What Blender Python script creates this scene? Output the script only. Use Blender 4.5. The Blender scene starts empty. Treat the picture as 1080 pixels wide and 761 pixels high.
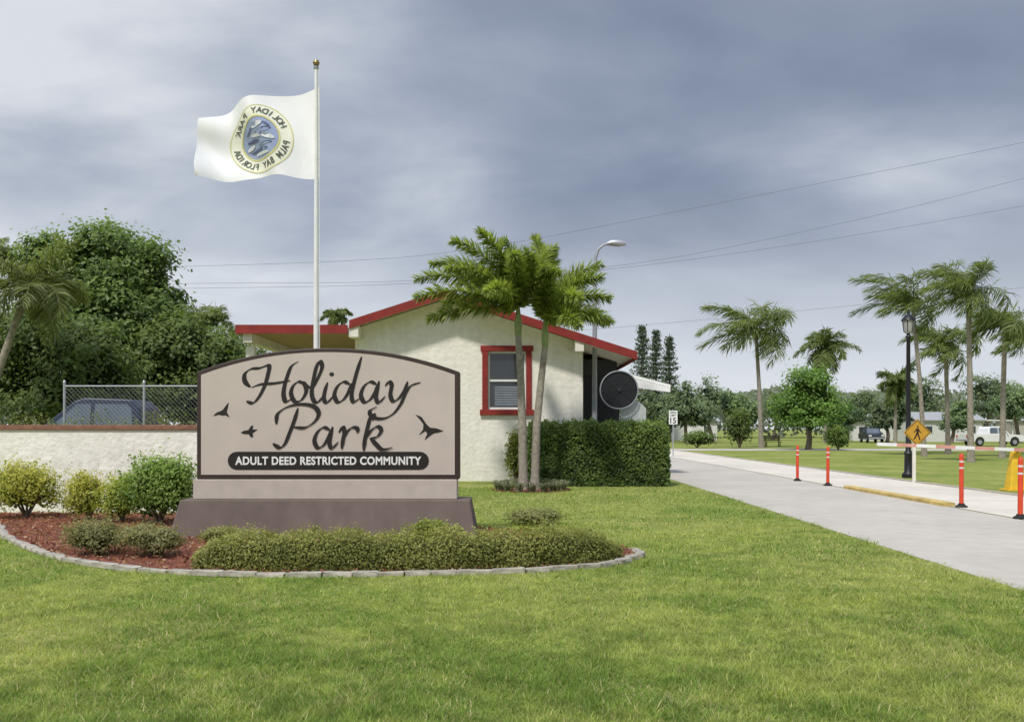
import bpy, bmesh, math, random
import numpy as np
from mathutils import Vector, Matrix
random.seed(7)
rng = np.random.default_rng(7)
SC = bpy.context.scene
C = SC.collection
H, HOR, F = 1.6, 452.0, 1000.0
PI = math.pi

def P(px, py, Y):
    return Vector(((px-540)*Y/F, Y, H+(HOR-py)*Y/F))
def G(px, py):
    Y = H*F/(py-HOR)
    return ((px-540)*Y/F, Y)
def s(r, g, b):
    f = lambda c: ((c/255+0.055)/1.055)**2.4 if c > 10 else c/255/12.92
    return (f(r), f(g), f(b))

# ------------------------------------------------------------------ materials
def mat(name, col, rough=.7, var=.18, scale=6, bump=0.0, bscale=40, metal=0.0, big=0.0, spec=.4, streak=0.0):
    m = bpy.data.materials.new(name); m.use_nodes = True
    nt = m.node_tree; N = nt.nodes; L = nt.links
    b = N['Principled BSDF']
    b.inputs['Roughness'].default_value = rough
    b.inputs['Metallic'].default_value = metal
    b.inputs['Specular IOR Level'].default_value = spec
    tc = N.new('ShaderNodeTexCoord')
    def nz(sc, lo, hi, vec=None, det=6):
        n1 = N.new('ShaderNodeTexNoise'); n1.inputs['Scale'].default_value = sc; n1.inputs['Detail'].default_value = det
        L.new(vec or tc.outputs['Object'], n1.inputs['Vector'])
        mp = N.new('ShaderNodeMapRange'); mp.inputs['From Min'].default_value = .3; mp.inputs['From Max'].default_value = .7
        mp.inputs['To Min'].default_value = lo; mp.inputs['To Max'].default_value = hi
        L.new(n1.outputs['Fac'], mp.inputs['Value']); return mp.outputs['Result']
    def mul(a, c):
        mu = N.new('ShaderNodeMath'); mu.operation = 'MULTIPLY'; L.new(a, mu.inputs[0]); L.new(c, mu.inputs[1]); return mu.outputs[0]
    fac = nz(scale, 1-var, 1+var*.6)
    if big: fac = mul(fac, nz(scale*.12, 1-big, 1+big*.5, det=4))
    if streak:
        mpg = N.new('ShaderNodeMapping'); mpg.inputs['Scale'].default_value = (5, 5, .45); L.new(tc.outputs['Object'], mpg.inputs[0])
        fac = mul(fac, nz(1.0, 1-streak, 1+streak*.3, mpg.outputs[0], 7))
    vm = N.new('ShaderNodeVectorMath'); vm.operation = 'SCALE'
    vm.inputs[0].default_value = col
    L.new(fac, vm.inputs['Scale'])
    L.new(vm.outputs['Vector'], b.inputs['Base Color'])
    if bump:
        n3 = N.new('ShaderNodeTexNoise'); n3.inputs['Scale'].default_value = bscale; n3.inputs['Detail'].default_value = 5
        L.new(tc.outputs['Object'], n3.inputs['Vector'])
        bp = N.new('ShaderNodeBump'); bp.inputs['Strength'].default_value = bump; bp.inputs['Distance'].default_value = .02
        L.new(n3.outputs['Fac'], bp.inputs['Height']); L.new(bp.outputs['Normal'], b.inputs['Normal'])
    return m

def leaf_mat(name, trans=.25, rough=.5):
    m = bpy.data.materials.new(name); m.use_nodes = True
    nt = m.node_tree; N = nt.nodes; L = nt.links
    b = N['Principled BSDF']; b.inputs['Roughness'].default_value = rough
    b.inputs['Specular IOR Level'].default_value = .3
    a = N.new('ShaderNodeAttribute'); a.attribute_name = 'Col'
    L.new(a.outputs['Color'], b.inputs['Base Color'])
    t = N.new('ShaderNodeBsdfTranslucent')
    vm = N.new('ShaderNodeVectorMath'); vm.operation = 'MULTIPLY'; vm.inputs[1].default_value = (1.35, 1.45, .7)
    L.new(a.outputs['Color'], vm.inputs[0]); L.new(vm.outputs['Vector'], t.inputs['Color'])
    mx = N.new('ShaderNodeMixShader'); mx.inputs['Fac'].default_value = trans
    L.new(b.outputs[0], mx.inputs[1]); L.new(t.outputs[0], mx.inputs[2])
    L.new(mx.outputs[0], N['Material Output'].inputs['Surface'])
    return m

M = {}
M['leaf'] = leaf_mat('foliage', .40)
M['grassblade'] = leaf_mat('grass_blades', .4, .7)
M['bark'] = mat('bark', s(118, 106, 94), .9, .4, 5, .6, 25)
M['palmbark'] = mat('palm_bark', s(150, 142, 130), .9, .35, 9, .5, 30)
M['stucco'] = mat('cream_stucco', (.86, .825, .75), .9, .08, 5, 1.0, 8, big=.06, streak=.06)
M['wallstucco'] = mat('wall_stucco', (.87, .84, .77), .9, .08, 5, .9, 11, big=.08, streak=.10)
M['cap'] = mat('terracotta_cap', s(138, 98, 80), .85, .25, 9, .3, 30)
M['red'] = mat('red_trim', s(136, 42, 36), .65, .22, 3, .05, 30)
M['soffit'] = mat('soffit', s(168, 140, 112), .8, .12, 3)
M['cream'] = mat('cream_trim', (.76, .72, .64), .7, .1, 3)
M['white'] = mat('white_paint', (.78, .78, .76), .5, .08, 4)
M['awning'] = mat('awning_white', (.88, .88, .86), .5, .05, 4)
M['shingle'] = mat('shingle', s(120, 62, 54), .9, .35, 14, .4, 30)
M['glass'] = mat('dark_glass', (.03, .035, .04), .08, .2, 2, spec=.8)
M['blind'] = mat('window_blind', (.22, .25, .29), .3, .15, 5)
M['dark'] = mat('dark_paint', (.012, .013, .016), .45, .2, 5)
M['darkgrey'] = mat('dark_grey', (.03, .032, .037), .6, .2, 5)
M['signface'] = mat('sign_face', (.53, .462, .41), .65, .05, 3, .08, 60, big=.06)
M['signbase'] = mat('sign_base', (.49, .43, .38), .75, .08, 5, .15, 60, big=.08)
M['plinth'] = mat('plinth', (.150, .113, .098), .75, .12, 4, .2, 50, big=.16, streak=.12)
M['signframe'] = mat('sign_frame', (.045, .028, .023), .5, .2, 4)
M['ink'] = mat('sign_lettering', (.017, .014, .013), .5, .1, 5)
M['galv'] = mat('galvanised', (.42, .44, .47), .45, .12, 8, metal=.5)
M['signback'] = mat('sign_back', (.50, .53, .52), .5, .1, 8, metal=.1)
M['wire'] = mat('fence_wire', (.32, .33, .34), .6, .12, 8, metal=.3)
M['greymetal'] = mat('grey_metal', (.33, .35, .38), .5, .12, 6, metal=.2)
M['flag'] = mat('flag_cloth', (.86, .86, .87), .8, .04, 3)
M['sealring'] = mat('seal_ring', s(240, 239, 222), .8, .05, 9)
M['sealedge'] = mat('seal_edge', s(216, 210, 144), .8, .06, 9)
M['sealtext'] = mat('seal_text', s(92, 98, 92), .8, .08, 9)
M['sealblue'] = mat('seal_blue', s(164, 176, 210), .8, .14, 9)
M['sealdark'] = mat('seal_dark', s(104, 114, 150), .8, .2, 9)
M['sealwhite'] = mat('seal_white', s(226, 228, 234), .8, .05, 9)
M['orange'] = mat('orange_plastic', s(210, 72, 42), .55, .14, 6)
M['redband'] = mat('red_stripe', s(196, 60, 44), .5, .1, 6)
M['palered'] = mat('faded_red_stripe', s(206, 150, 136), .6, .15, 6)
M['yellow'] = mat('yellow_paint', s(228, 184, 48), .55, .14, 6)
M['signyellow'] = mat('sign_yellow', s(194, 148, 50), .6, .12, 6)
M['yellowcurb'] = mat('yellow_curb', s(196, 172, 106), .9, .35, 3, .2, 40)
M['reflect'] = mat('reflective_white', (.66, .62, .58), .45, .1, 6)
M['rubber'] = mat('rubber', (.02, .02, .02), .8, .2, 8)
M['asphalt'] = mat('old_asphalt', s(188, 182, 172), .95, .08, 3, .06, 30, big=.12, spec=.15)
M['concrete'] = mat('concrete', s(212, 205, 192), .95, .08, 3, .05, 30, big=.12, spec=.15)
M['joint'] = mat('joint', s(120, 112, 102), .95, .2, 6)
M['curb'] = mat('edge_concrete', s(176, 168, 158), .9, .2, 9, .3, 50)
M['stone'] = mat('edging_stone', s(172, 166, 154), .95, .35, 9, .4, 40)
M['mulch'] = mat('mulch_ground', s(122, 74, 58), .95, .45, 18, .8, 40)
M['truckblue'] = mat('truck_blue', (.020, .032, .062), .4, .08, 3, spec=.3)
M['truckwhite'] = mat('truck_white', (.75, .75, .75), .3, .05, 3, spec=.6)
M['carblue'] = mat('car_dark', (.02, .024, .035), .35, .08, 3, spec=.5)
M['homewall'] = mat('home_wall', (.62, .62, .60), .7, .08, 2)
M['homewall2'] = mat('home_wall_tan', (.46, .43, .38), .7, .08, 2)
M['roofgrey'] = mat('roof_grey', (.34, .35, .36), .8, .12, 2)
M['wood'] = mat('weathered_wood', (.08, .06, .05), .85, .3, 5)

# lawn
def lawn_mat():
    m = bpy.data.materials.new('lawn'); m.use_nodes = True
    nt = m.node_tree; N = nt.nodes; L = nt.links; b = N['Principled BSDF']
    b.inputs['Roughness'].default_value = .95; b.inputs['Specular IOR Level'].default_value = .1
    g = N.new('ShaderNodeNewGeometry')
    def noise(sc, d=6):
        n = N.new('ShaderNodeTexNoise'); n.inputs['Scale'].default_value = sc; n.inputs['Detail'].default_value = d
        L.new(g.outputs['Position'], n.inputs['Vector']); return n
    n1 = noise(.35); n2 = noise(2.2); n3 = noise(28)
    def ramp(n, pts):
        r = N.new('ShaderNodeValToRGB'); e = r.color_ramp.elements
        e[0].position, e[0].color = pts[0][0], (*pts[0][1], 1)
        e[1].position, e[1].color = pts[1][0], (*pts[1][1], 1)
        L.new(n.outputs['Fac'], r.inputs['Fac']); return r
    r1 = ramp(n1, [(.32, (.19, .255, .054)), (.70, (.345, .355, .115))])
    r2 = ramp(n2, [(.3, (.75, .78, .72)), (.72, (1.22, 1.16, 1.12))])
    r3 = ramp(n3, [(.3, (.65, .67, .65)), (.7, (1.22, 1.22, 1.22))])
    def mul(a, c):
        x = N.new('ShaderNodeMix'); x.data_type = 'RGBA'; x.blend_type = 'MULTIPLY'; x.inputs[0].default_value = 1
        L.new(a, x.inputs[6]); L.new(c, x.inputs[7]); return x.outputs[2]
    L.new(mul(mul(r1.outputs[0], r2.outputs[0]), r3.outputs[0]), b.inputs['Base Color'])
    bp = N.new('ShaderNodeBump'); bp.inputs['Strength'].default_value = .5; bp.inputs['Distance'].default_value = .04
    L.new(n3.outputs['Fac'], bp.inputs['Height']); L.new(bp.outputs['Normal'], b.inputs['Normal'])
    return m
M['lawn'] = lawn_mat()

# ------------------------------------------------------------------ object helpers
ORG = {}
def tag(o, label=None, cat=None, group=None, kind=None):
    if label: o['label'] = label
    if cat: o['category'] = cat
    if group: o['group'] = group
    if kind: o['kind'] = kind
    return o
def thing(name, label, cat, loc=(0, 0, 0), group=None):
    o = bpy.data.objects.new(name, None); C.objects.link(o); o.location = loc
    o.empty_display_size = .2
    ORG[o.name] = Vector(loc)
    return tag(o, label, cat, group)
def link(name, me, material, parent=None):
    o = bpy.data.objects.new(name, me); C.objects.link(o)
    if material: me.materials.append(material)
    if parent:
        o.parent = parent; ORG[o.name] = ORG.get(parent.name, Vector())
    return o
def kids(o): return [c for c in bpy.data.objects if c.parent == o]
def copy_tree(o, parent=None):
    c = o.copy(); C.objects.link(c)
    if parent: c.parent = parent
    for ch in kids(o): copy_tree(ch, c)
    return c

class MB:
    def __init__(self): self.v = []; self.f = []
    def add(self, vs, fs):
        k = len(self.v); self.v += [Vector(x) for x in vs]; self.f += [tuple(i+k for i in f) for f in fs]; return self
    def box(self, c, d, rz=0, rx=0, ry=0):
        R = Matrix.Rotation(rz, 3, 'Z') @ Matrix.Rotation(ry, 3, 'Y') @ Matrix.Rotation(rx, 3, 'X')
        vs = [Vector(c)+R @ Vector((x*d[0]/2, y*d[1]/2, z*d[2]/2)) for x in (-1, 1) for y in (-1, 1) for z in (-1, 1)]
        return self.add(vs, [(0, 1, 3, 2), (4, 6, 7, 5), (0, 4, 5, 1), (2, 3, 7, 6), (0, 2, 6, 4), (1, 5, 7, 3)])
    def tube(self, pts, radii, n=8, cap=True):
        pts = [Vector(p) for p in pts]
        if not isinstance(radii, (list, tuple)): radii = [radii]*len(pts)
        vs = []; fs = []; prev = None
        for i, p in enumerate(pts):
            t = (pts[min(i+1, len(pts)-1)]-pts[max(i-1, 0)]).normalized()
            if prev is None:
                a = Vector((1, 0, 0)) if abs(t.x) < .8 else Vector((0, 1, 0))
                prev = (a-t*a.dot(t)).normalized()
            else:
                prev = (prev-t*prev.dot(t)).normalized()
            b = t.cross(prev)
            for k in range(n):
                a = 2*PI*k/n
                vs.append(p+(prev*math.cos(a)+b*math.sin(a))*radii[i])
        for i in range(len(pts)-1):
            for k in range(n):
                fs.append((i*n+k, i*n+(k+1) % n, (i+1)*n+(k+1) % n, (i+1)*n+k))
        if cap:
            fs.append(tuple(range(n))[::-1]); fs.append(tuple((len(pts)-1)*n+k for k in range(n)))
        return self.add(vs, fs)
    def cyl(self, p0, p1, r0, r1=None, n=12): return self.tube([p0, p1], [r0, r0 if r1 is None else r1], n)
    def prism(self, poly, f0, f1):
        n = len(poly)
        vs = [f0(*p) for p in poly]+[f1(*p) for p in poly]
        fs = [tuple(range(n)), tuple(range(2*n-1, n-1, -1))]+[(i, i+n, (i+1) % n+n, (i+1) % n) for i in range(n)]
        return self.add(vs, fs)
    def xz(self, poly, y0, y1):
        return self.prism(poly, lambda x, z: Vector((x, y0, z)), lambda x, z: Vector((x, y1, z)))
    def yz(self, poly, x0, x1):
        return self.prism(poly, lambda y, z: Vector((x0, y, z)), lambda y, z: Vector((x1, y, z)))
    def lathe(self, prof, c, n=16):
        c = Vector(c); vs = []; fs = []
        for r, z in prof:
            for k in range(n):
                a = 2*PI*k/n; vs.append(c+Vector((r*math.cos(a), r*math.sin(a), z)))
        for i in range(len(prof)-1):
            for k in range(n): fs.append((i*n+k, i*n+(k+1) % n, (i+1)*n+(k+1) % n, (i+1)*n+k))
        fs.append(tuple(range(n))[::-1]); fs.append(tuple((len(prof)-1)*n+k for k in range(n)))
        return self.add(vs, fs)
    def flat(self, poly, fn): return self.add([fn(*p) for p in poly], [tuple(range(len(poly)))])
    def build(self, name, material, parent=None, smooth=False, bevel=0, recalc=True):
        off = ORG.get(parent.name, Vector()) if parent else Vector()
        me = bpy.data.meshes.new(name)
        me.from_pydata([v-off for v in self.v], [], self.f); me.update()
        if recalc:
            bm = bmesh.new(); bm.from_mesh(me); bmesh.ops.recalc_face_normals(bm, faces=bm.faces); bm.to_mesh(me); bm.free()
        if smooth:
            me.polygons.foreach_set('use_smooth', [True]*len(me.polygons))
            try: me.set_sharp_from_angle(angle=math.radians(40))
            except Exception: pass
        o = link(name, me, material, parent)
        if bevel:
            b = o.modifiers.new('Bevel', 'BEVEL'); b.width = bevel; b.segments = 2; b.limit_method = 'ANGLE'
        return o

def np_mesh(name, verts, k, cols, material, parent=None):
    """verts (N,k,3): N faces of k corners; cols (N,3)"""
    n = len(verts); off = np.array(ORG.get(parent.name, Vector())) if parent else np.zeros(3)
    me = bpy.data.meshes.new(name)
    me.vertices.add(n*k); me.loops.add(n*k); me.polygons.add(n)
    me.vertices.foreach_set('co', (verts.reshape(-1, 3)-off).astype(np.float32).ravel())
    me.loops.foreach_set('vertex_index', np.arange(n*k, dtype=np.int32))
    me.polygons.foreach_set('loop_start', np.arange(0, n*k, k, dtype=np.int32))
    at = me.attributes.new('Col', 'FLOAT_COLOR', 'POINT')
    c4 = np.ones((n, k, 4), np.float32); c4[:, :, :3] = np.asarray(cols)[:, None, :]
    at.data.foreach_set('color', c4.ravel())
    me.update(calc_edges=True)
    return link(name, me, material, parent)

def unit(a): return a/np.maximum(np.linalg.norm(a, axis=1, keepdims=True), 1e-6)
def leaves(p, nrm, size, asp=.55, up=0):
    n = len(p); nrm = unit(nrm)
    t = rng.normal(size=(n, 3)); t[:, 2] += up
    t = unit(t-nrm*np.sum(t*nrm, axis=1, keepdims=True)); b = np.cross(nrm, t)
    sz = np.asarray(size).reshape(-1, 1)*np.ones((n, 1))
    return np.stack([p-t*sz*.5, p+b*sz*asp*.5, p+t*sz*.5, p-b*sz*asp*.5], axis=1)

def mixc(a, b, t): return np.asarray(a)[None]*(1-t[:, None])+np.asarray(b)[None]*t[:, None]
def vnoise(x, y, sc, seed):
    r = np.random.default_rng(seed); g = r.uniform(0, 1, (128, 128)); x = x*sc+50; y = y*sc+50
    xi = np.floor(x).astype(int); yi = np.floor(y).astype(int); fx = x-xi; fy = y-yi; fx = fx*fx*(3-2*fx); fy = fy*fy*(3-2*fy)
    q = lambda a, b: g[a % 128, b % 128]
    return (q(xi, yi)*(1-fx)+q(xi+1, yi)*fx)*(1-fy)+(q(xi, yi+1)*(1-fx)+q(xi+1, yi+1)*fx)*fy

def crown_arrays(clumps, n, size, cd, cl, nsub=45, subr=.30):
    V = []; K = []
    cl_ = [np.array(c, float) for c in clumps]
    w = np.array([c[3]*c[5]+c[3]*c[4] for c in cl_]); w = w/w.sum()
    for c, wt in zip(cl_, w):
        m = max(int(n*wt), 60)
        R = c[3:6]; ns = nsub
        d = unit(rng.normal(size=(ns, 3))); d[:, 2] = np.where(d[:, 2] < -.5, -d[:, 2], d[:, 2])
        sc = c[:3]+d*R*rng.uniform(.55, 1.0, (ns, 1)); tint = rng.uniform(-.2, .2, ns)
        i = rng.integers(0, ns, m)
        o = rng.normal(size=(m, 3))*.55
        sr = subr*rng.uniform(.6, 1.3, ns)
        p = sc[i]+o*R*sr[i][:, None]
        nr = d[i]*.6+o*.5+rng.normal(size=(m, 3))*.5+np.array([-.1, -.25, .5])
        rel = (p-c[:3])/R
        t = np.clip(.40+.24*rel[:, 2]+.2*o[:, 2]+.18*(np.linalg.norm(rel, axis=1)-.8)+tint[i]+rng.normal(size=m)*.15, 0, 1)  # crown light and shade put into leaf colour: paler upward and outward
        V.append(leaves(p, nr, size*rng.uniform(.6, 1.3, m))); K.append(mixc(cd, cl, t))
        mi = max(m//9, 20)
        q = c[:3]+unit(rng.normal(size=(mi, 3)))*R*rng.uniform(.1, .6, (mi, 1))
        V.append(leaves(q, rng.normal(size=(mi, 3)), size*2.0*np.ones(mi), .8)); K.append(np.repeat(np.array([cd])*.75, mi, 0))  # large inner leaves coloured darker to stand in for shade inside the crown
    return np.concatenate(V), np.concatenate(K)

def limb_tree(mb, base, top, r, clumps, nl=6):
    base = Vector(base); top = Vector(top)
    pts = [base+(top-base)*t+Vector((random.uniform(-.06, .06), random.uniform(-.06, .06), 0))*(top-base).length*(t*(1-t)*2) for t in (0, .06, .3, .6, 1)]
    mb.tube(pts, [r*1.5, r*1.1, r*.95, r*.8, r*.55], 9)
    for c in clumps[:nl]:
        e = Vector(c[:3]); st = base+(top-base)*random.uniform(.55, .9)
        mid = st.lerp(e, .5)+Vector((0, 0, .1*(e-st).length))
        mb.tube([st, mid, e], [r*.5, r*.33, r*.12], 6)

def tree(label, base, clumps, n, size, cd, cl, r=.15, name='broadleaf_tree', cat='tree', group=None, nsub=45, subr=.3):
    t = thing(name, label, cat, base, group)
    cs = np.array(clumps); ctr = cs[:, :3].mean(0)
    mb = MB(); limb_tree(mb, base, (ctr[0], ctr[1], max(ctr[2]-.1*cs[:, 5].mean(), base[2]+.5)), r, [tuple(c) for c in clumps])
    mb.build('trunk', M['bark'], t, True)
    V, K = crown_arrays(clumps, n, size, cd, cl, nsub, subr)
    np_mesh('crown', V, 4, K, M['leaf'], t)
    return t

def shrub(label, c, rx, ry, h, n, size, cd, cl, name='shrub', cat='shrub', group=None, nsub=60, subr=.3):
    """c on the ground; a dome of leaves with stems"""
    t = thing(name, label, cat, c, group)
    clumps = [(c[0]+random.uniform(-.32, .32)*rx, c[1]+random.uniform(-.3, .3)*ry, c[2]+h*random.uniform(.38, .54), rx*random.uniform(.6, .85), ry*random.uniform(.6, .8), h*random.uniform(.42, .52)) for _ in range(6)]
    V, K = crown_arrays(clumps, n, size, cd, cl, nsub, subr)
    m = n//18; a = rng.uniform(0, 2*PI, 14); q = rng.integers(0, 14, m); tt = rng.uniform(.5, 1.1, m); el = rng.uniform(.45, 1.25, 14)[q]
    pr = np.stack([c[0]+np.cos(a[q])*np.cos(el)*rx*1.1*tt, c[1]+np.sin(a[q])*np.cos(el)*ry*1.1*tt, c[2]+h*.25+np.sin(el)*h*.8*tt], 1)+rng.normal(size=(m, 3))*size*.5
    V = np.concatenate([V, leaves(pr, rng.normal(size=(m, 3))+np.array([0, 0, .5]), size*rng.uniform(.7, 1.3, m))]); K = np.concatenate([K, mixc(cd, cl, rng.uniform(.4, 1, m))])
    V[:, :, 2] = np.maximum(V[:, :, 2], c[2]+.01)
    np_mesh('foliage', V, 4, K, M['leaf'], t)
    mb = MB()
    for k in range(5):
        a = k*1.3
        mb.tube([c, (c[0]+math.cos(a)*rx*.3, c[1]+math.sin(a)*ry*.3, c[2]+h*.4), (c[0]+math.cos(a)*rx*.5, c[1]+math.sin(a)*ry*.5, c[2]+h*.75)], [.02*h+.006, .014*h+.004, .004], 5)
    mb.build('stem', M['bark'], t)
    return t

def frond_arrays(base, az, e0, L, droop, nl=34, ll=.5, w=.035, grav=.35, plum=.4, cd=(.03, .06, .012), cl=(.10, .16, .035), wind=0.0, rep=2):
    """wind pushes the frond and its leaflets toward -x (the way the flag flies)"""
    base = np.array(base, float); n = nl
    ss = np.linspace(0, 1, n+1); e = e0-droop*ss**1.25; a = az
    d = np.stack([np.cos(e)*np.cos(a), np.cos(e)*np.sin(a), np.sin(e)], 1)
    d = unit(d+np.array([-1.0, .1, .12])*(wind*ss**1.1)[:, None])
    pts = base+np.concatenate([np.zeros((1, 3)), np.cumsum(d[:-1]*(L/n), 0)], 0)
    side = np.cross(d, np.array([0, 0, 1.0])); bad = np.linalg.norm(side, axis=1) < .05
    side[bad] = np.array([-math.sin(az), math.cos(az), 0]); side = -unit(side); upv = np.cross(d, side)
    V = []; K = []
    tone = random.uniform(-.15, .15)
    wv3 = np.array([-1.0, 0, -.1])*wind*.6
    for sg in (-1, 1):
        for rp in range(rep):
            f = np.clip(ss[2:]+rng.uniform(-.5, .5, n-1)/n, 0.05, 1)
            p = np.stack([np.interp(f, ss, pts[:, k]) for k in range(3)], 1)
            sd, dd, uu = side[2:], d[2:], upv[2:]
            m = n-1
            l = ll*np.clip(np.sin(PI*(.12+.80*f)), .15, 1)**.6*rng.uniform(.75, 1.1, m)
            rot = rng.normal(size=m)*plum-.1
            fw = .45+.5*f
            dr = sg*sd*np.cos(rot)[:, None]+uu*np.sin(rot)[:, None]+dd*fw[:, None]+wv3*.5
            dr = unit(dr)
            mid = p+dr*(l*.55)[:, None]
            dr2 = unit(dr+np.array([0, 0, -grav])*rng.uniform(.6, 1.5, (m, 1))+wv3*.7)
            tip = mid+dr2*(l*.5)[:, None]
            wv = unit(np.cross(dr, uu)); wv2 = unit(np.cross(dr, rng.normal(size=(m, 3))))
            wv = unit(wv+wv2*.6)*w*.5
            V.append(np.stack([p-wv*.5, p+wv*.5, mid+wv, mid-wv], 1)); V.append(np.stack([mid-wv, mid+wv, tip+wv*.1, tip-wv*.1], 1))
            t = np.clip(rng.uniform(.1, .9, m)+tone+.2*np.sin(rot), 0, 1)
            K += [mixc(cd, cl, t)]*2
    r = .022*L/2.2
    up1 = upv[:-1]*r*.6; sd1 = side[:-1]*r
    tap = np.linspace(1, .25, n)[:, None]
    for sgn in (1, -1):
        V.append(np.stack([pts[:-1]-sd1*tap, pts[:-1]+up1*tap*sgn, pts[1:]+up1*tap*sgn*.95, pts[1:]-sd1*tap*.95], 1)); K.append(np.repeat([[.20, .24, .09]], n, 0))
        V.append(np.stack([pts[:-1]+up1*tap*sgn, pts[:-1]+sd1*tap, pts[1:]+sd1*tap*.95, pts[1:]+up1*tap*sgn*.95], 1)); K.append(np.repeat([[.20, .24, .09]], n, 0))
    return np.concatenate(V), np.concatenate(K)

M['shaft'] = mat('crownshaft', s(132, 146, 92), .6, .2, 6)
def palm(label, base, path, tr, nf, L, ll, w, wind=0.0, group=None, name='palm_tree', nl=30, split=False, cd=(.08, .11, .038), cl=(.26, .31, .105), e_rng=(-.3, 1.25), shaft=None, plum=.45, grav=.5, droop=(1.0, 1.9), fr=None, rep=2):
    t = thing(name, label, 'palm tree', base, group)
    pts = [Vector(p) for p in path]
    fine = []
    for i in range(len(pts)-1):
        for k in range(5): fine.append(pts[i].lerp(pts[i+1], k/5))
    fine.append(pts[-1])
    rad = [tr*(1.35 if i == 0 else 1.0-.35*i/len(fine))*(1+.04*(i % 2)) for i in range(len(fine))]
    MB().tube(fine, rad, 10).build('trunk', M['palmbark'], t, True)
    top = pts[-1]
    if shaft:
        MB().tube([top-Vector((0, 0, .05)), top+Vector((0, 0, shaft*.4)), top+Vector((0, 0, shaft))], [tr*.72, tr*.85, tr*.35], 10).build('crownshaft', M['shaft'], t, True)
        top = top+Vector((0, 0, shaft*.9))
    VV = []; KK = []
    nf_ = len(fr) if fr else nf
    for k in range(nf_):
        if fr: az, e0, dr, Lk = fr[k]
        else:
            az = 2*PI*k/nf*2.4+random.uniform(-.35, .35)
            e0 = e_rng[0]+(e_rng[1]-e_rng[0])*((k*.618) % 1)
            dr = random.uniform(*droop); Lk = L*random.uniform(.68, 1.18)
        V, K = frond_arrays(top, az, e0, Lk, dr, nl, ll, w, grav, plum, cd, cl, wind*random.uniform(.6, 1.3), rep)
        if split: np_mesh('frond', V, 4, K, M['leaf'], t)
        else: VV.append(V); KK.append(K)
    if not split: np_mesh('crown', np.concatenate(VV), 4, np.concatenate(KK), M['leaf'], t)
    return t

# ------------------------------------------------------------------ camera, sun, world
cam = bpy.data.cameras.new('camera'); co = bpy.data.objects.new('camera', cam); C.objects.link(co)
co.location = (0, 0, H); co.rotation_euler = (PI/2, 0, 0)
cam.sensor_width = 36; cam.lens = 36*F/1080; cam.shift_y = (HOR-380.5)/1080
cam.clip_end = 5000; cam.clip_start = .1
SC.camera = co
EL = math.radians(54); AZ = math.radians(206)
sd = Vector((math.sin(AZ)*math.cos(EL), math.cos(AZ)*math.cos(EL), math.sin(EL)))
sun = bpy.data.lights.new('sun', 'SUN'); so = bpy.data.objects.new('sun', sun); C.objects.link(so)
sun.energy = 3.1; sun.angle = math.radians(5); sun.color = (1, .955, .88)
so.rotation_euler = (-sd).to_track_quat('-Z', 'Y').to_euler(); so.location = (-20, -20, 40)

wd = bpy.data.worlds.new('World'); SC.world = wd; wd.use_nodes = True
nt = wd.node_tree; N = nt.nodes; L = nt.links; N.clear()
out = N.new('ShaderNodeOutputWorld')
sky = N.new('ShaderNodeTexSky'); sky.sky_type = 'NISHITA'; sky.sun_disc = False; sky.sun_elevation = EL; sky.sun_rotation = AZ
b1 = N.new('ShaderNodeBackground'); b1.inputs['Strength'].default_value = .09; L.new(sky.outputs[0], b1.inputs[0])
tc = N.new('ShaderNodeTexCoord'); sep = N.new('ShaderNodeSeparateXYZ'); L.new(tc.outputs['Generated'], sep.inputs[0])
def mth(op, a, b=None, clamp=False):
    n = N.new('ShaderNodeMath'); n.operation = op; n.use_clamp = clamp
    for i, x in enumerate((a, b)):
        if x is None: continue
        if isinstance(x, (int, float)): n.inputs[i].default_value = x
        else: L.new(x, n.inputs[i])
    return n.outputs[0]
zc = mth('MAXIMUM', sep.outputs['Z'], 0.0); den = mth('ADD', zc, .30)
cmb = N.new('ShaderNodeCombineXYZ')
L.new(mth('DIVIDE', sep.outputs['X'], den), cmb.inputs[0]); L.new(mth('DIVIDE', sep.outputs['Y'], den), cmb.inputs[1])
def wn(scale, detail, rough, dist, off):
    mp = N.new('ShaderNodeMapping'); mp.inputs['Location'].default_value = off; mp.inputs['Scale'].default_value = (1, 1.35, 1)
    L.new(cmb.outputs[0], mp.inputs[0])
    n = N.new('ShaderNodeTexNoise'); n.inputs['Scale'].default_value = scale; n.inputs['Detail'].default_value = detail
    n.inputs['Roughness'].default_value = rough; n.inputs['Distortion'].default_value = dist
    L.new(mp.outputs[0], n.inputs['Vector']); return n.outputs['Fac']
na = wn(1.9, 7, .50, .15, (3.1, 1.2, 0)); nb = wn(.8, 3, .45, .1, (7.7, 4.4, 0))
cmix = mth('ADD', mth('MULTIPLY', na, .55), mth('MULTIPLY', nb, .45))
side_ = mth('MULTIPLY', sep.outputs['X'], -.14)     # brighter toward the sun's side
low_ = N.new('ShaderNodeMapRange'); low_.inputs['From Min'].default_value = .05; low_.inputs['From Max'].default_value = .28; low_.inputs['To Min'].default_value = .09; low_.inputs['To Max'].default_value = -.008
L.new(zc, low_.inputs['Value'])
cmix = mth('ADD', mth('ADD', cmix, side_), low_.outputs[0])
rp = N.new('ShaderNodeValToRGB'); e = rp.color_ramp.elements
e[0].position = .36; e[0].color = (.225, .268, .365, 1)
e[1].position = .68; e[1].color = (.74, .77, .82, 1)
for pos, c_ in ((.45, (.288, .335, .440)), (.52, (.375, .422, .525)), (.59, (.51, .555, .64))):
    q = e.new(pos); q.color = (*c_, 1)
L.new(cmix, rp.inputs[0])
hz = N.new('ShaderNodeMapRange'); hz.inputs['From Min'].default_value = .0; hz.inputs['From Max'].default_value = .26
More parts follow.
